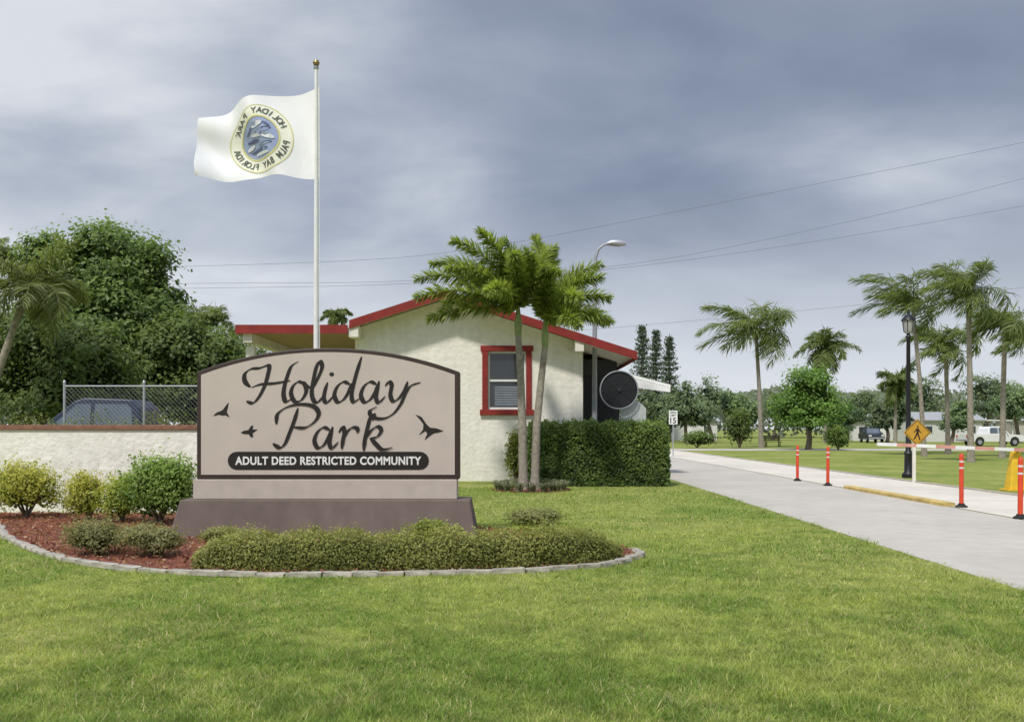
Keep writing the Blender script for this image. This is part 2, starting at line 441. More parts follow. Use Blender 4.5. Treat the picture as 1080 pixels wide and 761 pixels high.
hz.inputs['To Min'].default_value = .97; hz.inputs['To Max'].default_value = 0; hz.interpolation_type = 'SMOOTHSTEP'
L.new(zc, hz.inputs['Value'])
mx = N.new('ShaderNodeMix'); mx.data_type = 'RGBA'; L.new(hz.outputs[0], mx.inputs[0]); L.new(rp.outputs[0], mx.inputs[6])
mx.inputs[7].default_value = (.73, .77, .83, 1)
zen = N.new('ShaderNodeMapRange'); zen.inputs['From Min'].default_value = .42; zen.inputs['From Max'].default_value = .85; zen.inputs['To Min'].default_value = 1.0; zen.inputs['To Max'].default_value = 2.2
L.new(zc, zen.inputs['Value'])     # cloud above the view brightened, added to raise the ambient light
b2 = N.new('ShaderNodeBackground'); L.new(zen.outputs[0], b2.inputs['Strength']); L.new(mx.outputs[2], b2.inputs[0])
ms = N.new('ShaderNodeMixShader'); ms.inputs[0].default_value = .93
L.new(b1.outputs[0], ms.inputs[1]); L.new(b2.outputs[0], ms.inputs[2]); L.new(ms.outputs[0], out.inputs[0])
SC.view_settings.view_transform = 'Standard'; SC.view_settings.look = 'None'; SC.view_settings.exposure = 0

# ------------------------------------------------------------------ ground
def struct(o): return tag(o, kind='structure')
gm = MB(); gm.add([(-1500, -200, 0), (1500, -200, 0), (1500, 2500, 0), (-1500, 2500, 0)], [(0, 1, 2, 3)])
struct(gm.build('ground', M['lawn']))
def sheet(name, poly, z, m): 
    mb = MB(); mb.add([(x, y, z) for x, y in poly], [tuple(range(len(poly)))]); return struct(mb.build(name, m))
sheet('road', [(5.05, -10), (8.95, -10), (8.95, 70), (5.05, 70)], .004, M['asphalt'])
sheet('exit_lane', [(9.0, -10), (12.0, -10), (12.0, 70), (9.0, 70)], .008, M['concrete'])
sheet('far_road', [(-60, 70), (120, 70), (120, 76), (-60, 76)], .006, M['asphalt'])
jb = MB()
for yj in range(6, 70, 5): jb.add([(9.0, yj, .012), (12.0, yj, .012), (12.0, yj+.025, .012), (9.0, yj+.025, .012)], [(0, 1, 2, 3)])
struct(jb.build('pavement_joints', M['joint']))
mb = MB(); mb.box((12.08, 28, .02), (.16, 84, .04)); struct(mb.build('lane_edge', M['curb']))
ycb = MB().xz([(8.88, 0), (8.88, .07), (8.92, .09), (9.08, .09), (9.12, .07), (9.12, 0)], 19.5, 25.4).build('yellow_curb', M['yellowcurb'])
tag(ycb, 'long faded yellow painted kerb dividing the two lanes', 'kerb')

# bed outline (ground points)
front = [(-9.6, 17.0), (-8.4, 15.5), (-7.2, 13.6), (-5.9, 12.0), (-4.8, 10.96), (-3.7, 10.42), (-2.46, 10.22), (-.93, 10.35), (.0, 10.5), (.65, 10.78), (1.25, 11.2), (1.6, 11.9), (1.55, 12.5)]
back = [(1.2, 13.3), (.4, 14.4), (-1.0, 15.6), (-3.0, 16.8), (-6, 17.7), (-9.6, 17.9)]
def catmull(pts, k=8):
    pts = [Vector(p) for p in pts]; out = []
    for i in range(len(pts)-1):
        p0, p1, p2, p3 = pts[max(i-1, 0)], pts[i], pts[i+1], pts[min(i+2, len(pts)-1)]
        for j in range(k):
            t = j/k
            out.append(.5*((2*p1)+(p2-p0)*t+(2*p0-5*p1+4*p2-p3)*t*t+(3*p1-p0-3*p2+p3)*t**3))
    out.append(pts[-1]); return out
fs_ = catmull([(x, y, 0) for x, y in front], 8)
bed_poly = [(p.x, p.y) for p in fs_]+back
sheet('mulch_bed', bed_poly, .02, M['mulch'])
def inside(px, py, poly):
    r = np.zeros(len(px), bool); n = len(poly)
    for i in range(n):
        x1, y1 = poly[i]; x2, y2 = poly[(i+1) % n]
        c = ((y1 > py) != (y2 > py)) & (px < (x2-x1)*(py-y1)/(y2-y1+1e-12)+x1)
        r ^= c
    return r
# mulch chips
n = 26000
x = rng.uniform(-9.6, 1.7, n); y = rng.uniform(10.1, 18, n); k = inside(x, y, bed_poly); x, y = x[k], y[k]; n = len(x)
p = np.stack([x, y, rng.uniform(.025, .06, n)], 1)
nr = rng.normal(size=(n, 3))*.5+np.array([0, 0, 1])
cc = mixc(s(96, 56, 44), s(182, 120, 98), rng.uniform(0, 1, n)); pale = rng.uniform(0, 1, n) < .14; cc[pale] = s(200, 172, 142)
tag(np_mesh('mulch_chips', leaves(p, nr, rng.uniform(.03, .09, n), .4), 4, cc, M['grassblade']),
    'loose reddish brown mulch chips covering the sign bed', 'mulch', kind='stuff')
# edging stones
protos = []
for q in range(5):
    bm = bmesh.new(); bmesh.ops.create_cube(bm, size=1)
    bmesh.ops.bevel(bm, geom=bm.edges[:], offset=.07, segments=1, affect='EDGES')
    lx_ = random.uniform(.26, .40)
    for v in bm.verts:
        v.co = Vector((v.co.x*lx_+random.uniform(-.01, .01), v.co.y*.10+random.uniform(-.01, .01), v.co.z*.058+random.uniform(-.005, .005)))
    me = bpy.data.meshes.new('edging_stone'); bm.to_mesh(me); bm.free()
    me.materials.append(M['stone']); protos.append((lx_, me))
cumd = [0]
for i in range(1, len(fs_)): cumd.append(cumd[-1]+(fs_[i]-fs_[i-1]).length)
d_ = 0.0
def at_len(dd):
    for i in range(1, len(fs_)):
        if cumd[i] >= dd:
            t = (dd-cumd[i-1])/(cumd[i]-cumd[i-1]); return fs_[i-1].lerp(fs_[i], t), fs_[i]-fs_[i-1]
    return fs_[-1], fs_[-1]-fs_[-2]
while d_ < cumd[-1]-.2:
    lx_, me = random.choice(protos)
    pt, seg = at_len(d_+lx_/2); d_ += lx_+random.uniform(.003, .02)
    o = bpy.data.objects.new('edging_stone', me); C.objects.link(o)
    nv = Vector((-seg.y, seg.x, 0)).normalized()*random.uniform(-.02, .02)
    o.location = (pt.x+nv.x, pt.y+nv.y, .028+random.uniform(-.008, .006)); o.rotation_euler = (random.uniform(-.06, .06), random.uniform(-.04, .04), math.atan2(seg.y, seg.x)+random.uniform(-.07, .07))
    tag(o, 'pale concrete edging block in the curved border of the mulch bed', 'edging block', 'edging blocks around the sign bed')

# grass blades
n = 560000
py = rng.uniform(512, 790, n); px = rng.uniform(-90, 1170, n)
Y = H*F/(py-HOR)*(1+rng.uniform(-.02, .02, n)); X = (px-540)/F*Y
keep = (X < 5.06+.10*(vnoise(Y, Y*0, 1.4, 4)-.5)*2+rng.normal(size=n)*.05) & ~inside(X, Y, bed_poly) & (Y < 26)
keep &= ~((X < -4) & (Y > 18))
X, Y = X[keep], Y[keep]; n = len(X)
pat = .42*vnoise(X, Y, .5, 1)+.33*vnoise(X, Y, 1.5, 2)+.25*vnoise(X, Y, 4.5, 3)
pat = np.clip((pat-.5)*2.6+.5, 0, 1)
fine_ = vnoise(X, Y, 9, 6)
hgt = rng.uniform(.012, .032, n)*(1+.02*Y)*(.6+.8*vnoise(X, Y, 2.6, 5)); wd_ = np.maximum(.0045, Y*.00062)*rng.uniform(.7, 1.5, n)
coarse = rng.uniform(0, 1, n) < .12; hgt[coarse] *= 1.5; wd_[coarse] *= 1.7
a = rng.uniform(0, 2*PI, n); lean = rng.uniform(.5, 2.0, n)*hgt
base = np.stack([X, Y, np.zeros(n)], 1); ax = np.stack([np.cos(a), np.sin(a), np.zeros(n)], 1); bx = np.stack([-np.sin(a), np.cos(a), np.zeros(n)], 1)
tip = base+ax*lean[:, None]+np.array([0, 0, 1])*hgt[:, None]
V = np.stack([base-bx*wd_[:, None]/2, base+bx*wd_[:, None]/2, tip], 1)
K = mixc((.175, .27, .048), (.44, .47, .14), np.clip(pat*.85+.3*(fine_-.5)+rng.normal(size=n)*.20, 0, 1))
dry = rng.uniform(0, 1, n) < (.06+.55*np.clip(vnoise(X, Y, .9, 9)*.6+vnoise(X, Y, 3.1, 10)*.4-.53, 0, 1)); K[dry] = np.array((.54, .48, .25))
K *= rng.uniform(.65, 1.25, (n, 1))*(.80+.40*fine_)[:, None]
tag(np_mesh('lawn_grass', V, 3, K, M['grassblade']), 'short green lawn grass in front of the sign', 'grass', kind='stuff')

# ------------------------------------------------------------------ text helpers
def text_geo(body, bold=0.0, spacing=1.0):
    cu = bpy.data.curves.new('txt', 'FONT'); cu.body = body; cu.size = 1; cu.offset = bold; cu.space_character = spacing
    cu.resolution_u = 4
    o = bpy.data.objects.new('txt', cu); C.objects.link(o); bpy.context.view_layer.update()
    me = bpy.data.meshes.new_from_object(o.evaluated_get(bpy.context.evaluated_depsgraph_get()))
    vs = [(v.co.x, v.co.y) for v in me.vertices]; fs = [tuple(p.vertices) for p in me.polygons]
    bpy.data.objects.remove(o); bpy.data.curves.remove(cu); bpy.data.meshes.remove(me)
    return vs, fs
def fit(vs, w, h):
    xs = [v[0] for v in vs]; ys = [v[1] for v in vs]
    cx, cy = (min(xs)+max(xs))/2, (min(ys)+max(ys))/2
    sx = w/(max(xs)-min(xs)); sy = h/(max(ys)-min(ys)) if h else sx
    return [((x-cx)*sx, (y-cy)*sy) for x, y in vs]

# ------------------------------------------------------------------ entrance sign
SY = 14.0
def S(px, py, dy=0): 
    v = P(px, py, SY); v.y = SY-dy; return v
sx = lambda px: (px-540)*SY/F
sz = lambda py: H+(HOR-py)*SY/F
sign = thing('entrance_sign', 'wide arched entrance sign reading Holiday Park on a brown plinth', 'sign', (sx(345), 14.2, 0))
def arch(l, r, b, ts, tm, n=24):
    pts = [(l, b), (r, b), (r, ts)]
    for i in range(1, n):
        t = i/n; x = r+(l-r)*t
        pts.append((x, ts+(tm-ts)*(1-abs(2*t-1)**2.1)))
    pts.append((l, ts)); return [(sx(a), sz(b_)) for a, b_ in pts]
MB().xz(arch(207.5, 484.5, 505, 392, 367), SY, SY+.30).build('frame', M['signframe'], sign, bevel=.012)
MB().xz(arch(212.3, 479.7, 500.3, 395.2, 371.3), SY-.012, SY).build('face_panel', M['signface'], sign)
MB().xz([(sx(204), sz(526)), (sx(482), sz(526)), (sx(482), sz(505.2)), (sx(204), sz(505.2))], SY-.02, SY+.34).build('base_band', M['signbase'], sign, bevel=.01)
zt = sz(526)
pl = MB(); xl0, xr0 = sx(184), sx(503); xl1, xr1 = sx(193), sx(496)
pl.add([(xl0, 13.72, 0), (xr0, 13.72, 0), (xr0, 14.7, 0), (xl0, 14.7, 0), (xl1, 13.86, zt), (xr1, 13.86, zt), (xr1, 14.5, zt), (xl1, 14.5, zt)],
       [(0, 3, 2, 1), (4, 5, 6, 7), (0, 1, 5, 4), (1, 2, 6, 5), (2, 3, 7, 6), (3, 0, 4, 7)])
pl.build('plinth', M['plinth'], sign, bevel=.02)

def stroke(mb, pts, wmax=5.2, wmin=1.2, nib=30, z0=.0165, taper=.35, ymid=430):
    sp = catmull([(x+.12*(y-ymid), -y, 0) for x, y in pts], 10)
    n = len(sp); vs = []; fs = []; nb = math.radians(nib)
    for i, p in enumerate(sp):
        t = (sp[min(i+1, n-1)]-sp[max(i-1, 0)])
        if t.length < 1e-6: t = Vector((1, 0, 0))
        t.normalize(); ang = math.atan2(t.y, t.x)
        w = wmin+(wmax-wmin)*abs(math.sin(ang-nb))**1.2
        ed = min(i, n-1-i)/7
        if ed < 1: w *= taper+(1-taper)*ed
        nx, ny = -t.y*w/2, t.x*w/2
        d = z0+.0035*i/n
        vs.append(S(p.x+nx, -(p.y+ny), d)); vs.append(S(p.x-nx, -(p.y-ny), d))
    for i in range(n-1): fs.append((2*i, 2*i+1, 2*i+3, 2*i+2))
    mb.add(vs, fs)
def dot(mb, x, y, rx, ry): mb.flat([(x+rx*math.cos(a*PI/8), y+ry*math.sin(a*PI/8)) for a in range(16)], lambda a, b: S(a, b, .017))
LET = {
 'H': ([[(264, 408), (259, 402), (260, 394), (267, 389), (276, 388), (286, 385.5), (284, 395), (279, 407), (272, 418), (265, 424.5), (258, 423)], [(318, 381), (310, 386), (305, 395), (300, 407), (298, 417), (300, 423), (308, 419)], [(265, 408.5), (276, 405), (290, 404), (307, 401)]], 405),
 'o': ([[(321, 404), (316, 402.5), (310, 407), (307, 415), (310, 423), (317, 421.5), (323, 413), (322.5, 405), (318, 402.5)], [(322, 405), (327, 408), (332, 404.5)]], 413),
 'l': ([[(327, 413), (336, 399), (342, 387), (340.5, 381), (336, 387), (331.5, 400), (328, 413), (329, 422), (333.5, 423.5), (340, 417)]], 405),
 'i': ([[(347, 403), (343, 412), (341, 420.5), (344, 424), (351.5, 417)]], 413),
 'd': ([[(370, 405), (364, 402.5), (357, 407), (352.5, 416), (355, 423.5), (361.5, 421), (368, 412.5), (372, 404)], [(386, 376), (379.5, 391), (374, 405), (370.5, 417), (372, 423.5), (379.5, 419)]], 413),
 'a': ([[(398, 405), (392, 402.5), (385, 407), (380.5, 416), (383, 423.5), (389.5, 421), (396, 412.5), (400, 404)], [(401.5, 401.5), (398, 411.5), (396, 420), (398.5, 424), (406, 417.5)]], 413),
 'y': ([[(407, 407), (411.5, 402.5), (414, 406), (411.5, 416), (413.5, 422.5), (419.5, 420), (427, 411), (431.5, 402)], [(445, 403), (434.5, 406.5), (428, 414), (421, 426), (412, 436), (401, 441), (390, 439.5), (388, 433), (396, 428.5)]], 413),
 'P': ([[(317, 430), (311.5, 443), (305, 456), (299, 467), (293, 471.5), (286, 467.5)], [(292, 447), (295, 436), (307, 428.5), (322, 426), (334, 428.5), (338, 435.5), (333, 444), (322, 450.5), (310, 450)]], 450),
 'a2': ([[(349, 453), (343, 450.5), (336, 455), (331.5, 464), (334, 471.5), (340.5, 469), (347, 460), (351, 452)], [(352.5, 449.5), (349, 459.5), (347, 468), (349.5, 472), (356.5, 465.5)]], 461),
 'r': ([[(358, 456), (363, 450), (364, 455.5), (361.5, 464), (359, 473)], [(361.5, 463.5), (367, 455), (373, 450.5), (378, 451.5), (377.5, 456)]], 461),
 'k': ([[(395, 443), (397.5, 437), (393, 440.5), (388.5, 452), (384.5, 464), (382, 475)], [(386.5, 461.5), (393, 453), (400, 449.5), (403, 453.5), (398, 460), (390, 462)], [(390.5, 461.5), (396, 468), (402, 473.5), (413, 471.5)]], 461),
}
zz = .0165
for nm, (sts, ym) in LET.items():
    mb = MB()
    for st in sts:
        stroke(mb, st, z0=zz, ymid=ym, wmax=5.4 if nm in 'HP' else 5.0); zz += .0004
    if nm == 'i': dot(mb, 350, 394.5, 2.5, 2.2)
    mb.build('letter', M['ink'], sign, recalc=False)
# birds
def gull(cx, cy, w, h, pts):
    mb = MB(); mb.flat([(cx+w*a, cy+h*b) for a, b in pts], lambda a, b: S(a, b, .017)); mb.build('bird_emblem', M['ink'], sign, recalc=False)
gull(453, 450, 15, 14, [(-1, -.95), (-.55, -.75), (-.2, -.2), (.05, .05), (.5, .1), (1, .3), (.62, .42), (.3, .48), (.1, .62), (-.35, 1.0), (-.15, .5), (-.28, .3), (-.75, .62), (-.45, .2), (-.42, -.2), (-.7, -.6)])
gull(234, 434, 9, 10, [(.85, -1), (.75, -.5), (.6, 0), (.95, .6), (.45, .35), (.1, .4), (-.3, .3), (-1, .45), (-.6, .1), (-.2, -.05), (.15, -.2), (.5, -.65)])
gull(263, 455, 9, 7, [(-1, .15), (-.6, -.15), (-.1, -.25), (.25, -.9), (.5, -.95), (.4, -.35), (1, -.35), (.65, .0), (.4, .2), (.5, .75), (.2, .85), (-.05, .35), (-.55, .35)])
# banner
bp_ = []
for cx_, a0 in ((443, -90), (250, 90)):
    for k in range(9):
        a_ = math.radians(a0+22.5*k); bp_.append((sx(cx_+9.5*math.cos(a_)), sz(485.5+9.5*math.sin(a_))))
MB().xz(bp_, SY-.018, SY-.012).build('banner', M['ink'], sign)
vs, fs = text_geo('ADULT DEED RESTRICTED COMMUNITY', .032, 1.07); vs = fit(vs, 196, 9.0)
MB().add([S(346.5+a_, 485.5-b_, .0215) for a_, b_ in vs], fs).build('banner_lettering', M['white'], sign, recalc=False)

# ------------------------------------------------------------------ flagpole + flag
FY = 17.0
bs = P(333.5, 452, FY); fp = thing('flagpole', 'tall white flagpole with gold ball rising behind the sign', 'flagpole', (bs.x, FY, 0))
topz = P(333, 71, FY).z
MB().lathe([(.055, 0), (.052, 2), (.04, topz*.6), (.03, topz)], (bs.x, FY, 0), 14).build('pole', M['white'], fp, True)
MB().lathe([(.005, -.06), (.045, -.045), (.062, 0), (.045, .045), (.005, .062)], (bs.x, FY, topz+.075), 14).build('ball', mat('gold_ball', s(150, 130, 90), .35, .1, 5, metal=.6), fp, True)
MB().lathe([(.045, -.03), (.05, 0), (.03, .02)], (bs.x, FY, topz), 12).build('truck_cap', M['greymetal'], fp)
MB().lathe([(.14, 0), (.14, .04), (.07, .1)], (bs.x, FY, 0), 16).build('base_flange', M['greymetal'], fp, True)
rp_ = MB(); rp_.tube([(bs.x+.07, FY-.03, 1.2), (bs.x+.06, FY-.03, topz-.02)], .006, 5); rp_.build('halyard', M['white'], fp)
fl = thing('flag', 'white community flag with round seal flying from the pole', 'flag', tuple(P(336, 140, FY)))
def fl_p(u, v, off=0.0):
    top = 92+30*u**1.15+2.4*math.sin(u*9); bot = 186+4*u+2.5*math.sin(u*8+1)
    yy = top+(bot-top)*v
    xx = 337-127*u-3.5*math.sin(v*4+.6)*u
    d = .26*u**.6*math.sin(u*9+v*2.2)+.10*u*math.sin(u*19+v*5.0)+.06*u*math.sin(v*8+u*4)
    p_ = P(xx, yy, FY); p_.y = FY+d-off; return p_
mb = MB(); nu, nv = 84, 48
mb.add([fl_p(i/nu, j/nv) for i in range(nu+1) for j in range(nv+1)], [(i*(nv+1)+j, (i+1)*(nv+1)+j, (i+1)*(nv+1)+j+1, i*(nv+1)+j+1) for i in range(nu) for j in range(nv)])
mb.build('flag_cloth', M['flag'], fl, True, recalc=False)
mb = MB(); mb.add([fl_p(i/40*0.028, j/40, .006) for i in (0, 40) for j in range(41)], [(j, j+1, 41+j+1, 41+j) for j in range(40)]); mb.build('hoist_band', M['white'], fl, recalc=False)
def sm(dx, dy, k): return fl_p(.485-.27*dx, .535-.40*dy, .006*k)
def ring(name, r0, r1, m, k):
    mb = MB(); nr, ns = 6, 64
    vs = [sm((r0+(r1-r0)*i/nr)*math.cos(2*PI*j/ns), (r0+(r1-r0)*i/nr)*math.sin(2*PI*j/ns), k) for i in range(nr+1) for j in range(ns)]
    mb.add(vs, [(i*ns+j, i*ns+(j+1) % ns, (i+1)*ns+(j+1) % ns, (i+1)*ns+j) for i in range(nr) for j in range(ns)]); mb.build(name, m, fl, True, recalc=False)
ring('seal_ring', .62, .985, M['sealring'], 1)
ring('seal_field', .02, .60, M['sealblue'], 1)
ring('seal_border', .60, .65, M['sealedge'], 2)
ring('seal_border', .985, 1.01, M['sealedge'], 2)
# mirrored (the flag is seen from its back) seal lettering
mb = MB()
def ringtext(word, a_mid, step, outward, r=.82, h=.19):
    for i, ch in enumerate(word):
        if ch == ' ': continue
        vs, fs = text_geo(ch, .018); w = (max(v[0] for v in vs)-min(v[0] for v in vs))
        vs = fit(vs, w*h/.80, h)
        k_ = i-(len(word)-1)/2
        a_ = a_mid-k_*step if outward else a_mid+k_*step
        rt = a_-PI/2 if outward else a_+PI/2
        vv = []
        for x_, y_ in vs:
            X_ = r*math.cos(a_)+x_*math.cos(rt)-y_*math.sin(rt); Y_ = r*math.sin(a_)+x_*math.sin(rt)+y_*math.cos(rt)
            vv.append(sm(-X_, Y_, 2.6))
        mb.add(vv, fs)
ringtext('HOLIDAY PARK', PI/2, .192, True); ringtext('PALM BAY FLORIDA', -PI/2, .186, False)
mb.build('seal_lettering', M['sealtext'], fl, recalc=False)
mb = MB()
def blob(x, y, rx, ry, n=14, rot=0, k=2.2): mb.flat([(x+rx*math.cos(q*2*PI/n)*math.cos(rot)-ry*math.sin(q*2*PI/n)*math.sin(rot), y+rx*math.cos(q*2*PI/n)*math.sin(rot)+ry*math.sin(q*2*PI/n)*math.cos(rot)) for q in range(n)], lambda a, b: sm(a, b, k))
blob(.12, .18, .30, .07, rot=.35); blob(-.22, -.05, .24, .05, rot=-.25); blob(-.05, -.34, .32, .045); blob(.2, -.2, .22, .04, rot=.2); blob(-.3, .25, .14, .04, rot=.6); blob(.26, .38, .12, .04, rot=-.5)
mb.build('seal_drawing', M['sealdark'], fl, recalc=False)
mb = MB(); blob(-.02, .38, .18, .08, rot=.3, k=2.9); blob(.3, 0, .2, .07, rot=-.2, k=2.9); blob(-.33, -.2, .16, .06, rot=.2, k=2.9); blob(.05, -.46, .24, .045, k=2.9); blob(-.1, .08, .18, .05, rot=-.3, k=2.9)
mb.build('seal_drawing', M['sealwhite'], fl, recalc=False)

# ------------------------------------------------------------------ gatehouse
BY = 29.0
gh = thing('gatehouse', 'cream stucco gatehouse with red roof trim and red framed window', 'building', (-1.3, BY, 0))
RX, RZ, SL = -2.03, 5.55, .318
zr = lambda x: RZ-SL*abs(x-RX)
wl, wr = -4.8, 2.17
wx0, wx1, wz0, wz1 = -.86, .55, 2.14, 4.02
w = MB()
w.xz([(wl, 0), (wx0, 0), (wx0, zr(wx0)), (RX, zr(RX)), (wl, zr(wl))], BY, BY+.25)
w.xz([(wx0, wz1), (wx1, wz1), (wx1, zr(wx1)), (wx0, zr(wx0))], BY, BY+.25)
w.xz([(wx0, 0), (wx1, 0), (wx1, wz0), (wx0, wz0)], BY, BY+.25)
w.xz([(wx1, 0), (wr, 0), (wr, zr(wr)), (wx1, zr(wx1))], BY, BY+.25)
w.xz([(wl, 0), (wr, 0), (wr, zr(wr)), (RX, zr(RX)), (wl, zr(wl))], BY+9.5, BY+9.75)
w.box(((wl+.125), BY+4.875, zr(wl)/2-.02), (.25, 9.24, zr(wl)-.04)); w.box((wr-.125, BY+4.875, zr(wr)/2-.02), (.25, 9.24, zr(wr)-.04))
w.build('wall', M['stucco'], gh)
re, le = 3.70, -4.86
yf, yb = BY-.72, BY+10.2
tk = .10
r_ = MB()
r_.xz([(RX, RZ+.05), (re, zr(re)+.05), (re, zr(re)+.05+tk), (RX, RZ+.06+tk)], yf+.045, yb)
r_.xz([(RX, RZ+.05), (RX, RZ+.06+tk), (le, zr(le)+.05+tk), (le, zr(le)+.05)], yf+.045, yb)
roof = r_.build('roof', M['shingle'], gh)
f_ = MB()
fz0, fz1 = -.06, .19
f_.xz([(RX, RZ+fz0), (re+.04, zr(re+.04)+fz0), (re+.04, zr(re+.04)+fz1), (RX, RZ+fz1+.01)], yf, yf+.042)
f_.xz([(RX-.001, RZ+fz0), (RX-.001, RZ+fz1+.01), (le, zr(le)+fz1), (le, zr(le)+fz0)], yf, yf+.042)
f_.box((re+.022, (yf+yb)/2+.03, zr(re)+.06), (.04, yb-yf-.04, .25))
f_.build('fascia', M['red'], roof)
sf = MB()
sf.xz([(RX, RZ+.03), (re, zr(re)+.03), (re, zr(re)+.047), (RX, RZ+.047)], yf+.045, yb)
sf.xz([(RX, RZ+.03), (RX, RZ+.047), (le, zr(le)+.047), (le, zr(le)+.03)], yf+.045, yb)
sf.build('soffit', M['cream'], roof)
for (bx_, bw) in ((2.02, .26), (-4.74, .30)):
    MB().box((bx_, yf+.045+.335, zr(bx_)-.17), (bw, .66, .36)).build('beam_end', M['cream'], gh, bevel=.01)
can = MB(); cz = 4.42; cl, cr = -8.25, -4.90
can.box(((cl+cr)/2, BY+3.2, cz+.13), (cr-cl-.1, 7.8, .2)); canopy = can.build('canopy', M['soffit'], gh)
fb = MB(); fb.box(((cl+cr)/2, BY-.72, cz+.15), (cr-cl, .05, .26)); fb.box((cl+.022, BY+3.24, cz+.15), (.045, 7.8, .26)); fb.build('fascia', M['red'], canopy)
MB().box((cl+.33, BY+2.9, cz-.1), (.26, 7.0, .26)).build('canopy_beam', M['cream'], canopy)
MB().box(((cl+cr)/2, BY+6.7, cz-.2), (cr-cl-.3, .2, .46)).build('canopy_beam', M['soffit'], canopy)
for cy_ in (BY-.2, BY+6): MB().box((cl+.33, cy_, 2.05), (.26, .26, 4.1)).build('column', M['cream'], gh, bevel=.01)
MB().box((-6.5, BY+7.2, 2.1), (3.3, .2, 4.2)).build('rear_wall', M['stucco'], gh)
wf = MB(); fw = .17
wf.box(((wx0+wx1)/2, BY-.005, wz1+fw/2-.05), (wx1-wx0+.2, .11, fw)); wf.box(((wx0+wx1)/2, BY-.02, wz0-fw/2+.05), (wx1-wx0+.24, .16, fw))
for xx in (wx0+.035, wx1-.035): wf.box((xx, BY-.003, (wz0+wz1)/2), (fw, .10, wz1-wz0-.10))
win = wf.build('window', M['red'], gh, bevel=.008)
sa = MB(); ix0, ix1, iz0, iz1 = wx0+.12, wx1-.12, wz0+.05, wz1-.05; mz = (iz0+iz1)/2
for (c_, d_) in ((((ix0+ix1)/2, iz1-.03), (ix1-ix0, .06)), (((ix0+ix1)/2, iz0+.035), (ix1-ix0, .07)), (((ix0+ix1)/2, mz), (ix1-ix0-.12, .06))): sa.box((c_[0], BY+.10, c_[1]), (d_[0], .05, d_[1]))
for xx in (ix0+.03, ix1-.03): sa.box((xx, BY+.102, mz), (.06, .05, iz1-iz0-.14))
sa.build('sash', M['white'], win)
MB().box(((ix0+ix1)/2, BY+.13, (mz+iz1)/2), (ix1-ix0-.1, .01, iz1-mz-.05)).build('pane', M['glass'], win)
MB().box(((ix0+ix1)/2, BY+.14, (mz+iz0)/2), (ix1-ix0-.1, .01, mz-iz0-.05)).build('pane', M['glass'], win)
bl = MB()
for i in range(8): bl.box(((ix0+ix1)/2+.05, BY+.129, iz0+.16+i*.075), (ix1-ix0-.32, .008, .05))
bl.build('blind', M['blind'], win)
MB().box((2.85, BY+4.6, 2.05), (1.3, 4.0, 3.7)).build('side_bay', M['darkgrey'], gh)
for i in range(2): MB().box((2.5+i*.65, BY+2.585, 2.6), (.5, .03, 1.6)).build('bay_window', M['dark'], gh)
aw = MB(); aw.prism([(3.52, 3.62), (5.45, 3.12), (5.45, 3.02), (3.52, 3.52)], lambda x, z: Vector((x, BY+3.6, z)), lambda x, z: Vector((x, BY+6.2, z)))
awn = aw.build('awning', M['awning'], gh)
MB().xz([(3.54, 3.50), (5.44, 3.01), (5.44, 2.86), (3.54, 3.1)], BY+3.58, BY+3.60).build('awning_valance', M['awning'], awn)
for yy in (BY+3.7, BY+6.1): MB().tube([(3.5, yy, 2.55), (5.3, yy, 3.05)], .02, 6).build('awning_bracket', M['greymetal'], awn)

# round black disc with a thin rim on its post
fc = P(653, 411, 28.1); fan = thing('round_fan', 'large round dark disc with a thin rim beside the gatehouse corner', 'fan', (fc.x, 28.3, 0))
rr = .56
def yring(mb, c, r, t, n=40):
    mb.tube([(c.x+r*math.cos(2*PI*i/n), c.y, c.z+r*math.sin(2*PI*i/n)) for i in range(n+1)], t, 6, False)
m_ = MB(); yring(m_, fc, rr, .02); m_.build('rim', M['greymetal'], fan, True)
m_ = MB()
m_.tube([fc+Vector((0, .03, 0)), fc+Vector((0, .14, 0)), fc+Vector((0, .24, 0))], [rr*.97, rr*.9, rr*.5], 36); m_.build('dish', M['dark'], fan, True)
for i in range(8):
    a_ = PI*i/4+.1; MB().tube([fc+Vector((.06*math.cos(a_), 0, .06*math.sin(a_))), fc+Vector((rr*math.cos(a_), 0, rr*math.sin(a_)))], .006, 5).build('spoke', M['darkgrey'], fan)
MB().tube([fc+Vector((0, -.03, 0)), fc+Vector((0, .05, 0))], [.05, .07], 16).build('hub', M['darkgrey'], fan, True)
MB().cyl((fc.x, 28.38, 0), (fc.x, 28.38, fc.z), .035).build('post', M['dark'], fan)

c_ = P(668, 436, 28.3); st = thing('stop_sign', 'pale back of an octagonal road sign behind the hedge', 'road sign', (c_.x, 28.3, 0))
MB().xz([(c_.x+.41*math.cos(PI/8+k*PI/4), c_.z+.41*math.sin(PI/8+k*PI/4)) for k in range(8)], 28.3, 28.304).build('plate', M['signback'], st)
MB().box((c_.x, 28.325, c_.z/2), (.05, .03, c_.z+.3)).build('post', M['galv'], st)

q = P(627, 452, 29.6); sl = thing('street_light', 'tall curved grey street light rising beside the gatehouse', 'street light', (q.x, 29.6, 0))
up = lambda px, py: P(px, py, 29.6)
MB().tube([(q.x, 29.6, 0), (q.x, 29.6, 2), up(627.5, 290), up(628, 272), up(631, 263), up(637, 258), up(645, 256.5)], [.085, .08, .065, .055, .045, .04, .035], 10).build('pole', M['greymetal'], sl, True)
MB().tube([up(640, 257), up(645, 256), up(653, 256.5), up(660, 257)], [.05, .10, .11, .06], 10).build('lamp_head', M['galv'], sl, True)
MB().lathe([(.17, 0), (.17, .05), (.09, .12)], (q.x, 29.6, 0), 12).build('base', M['greymetal'], sl)

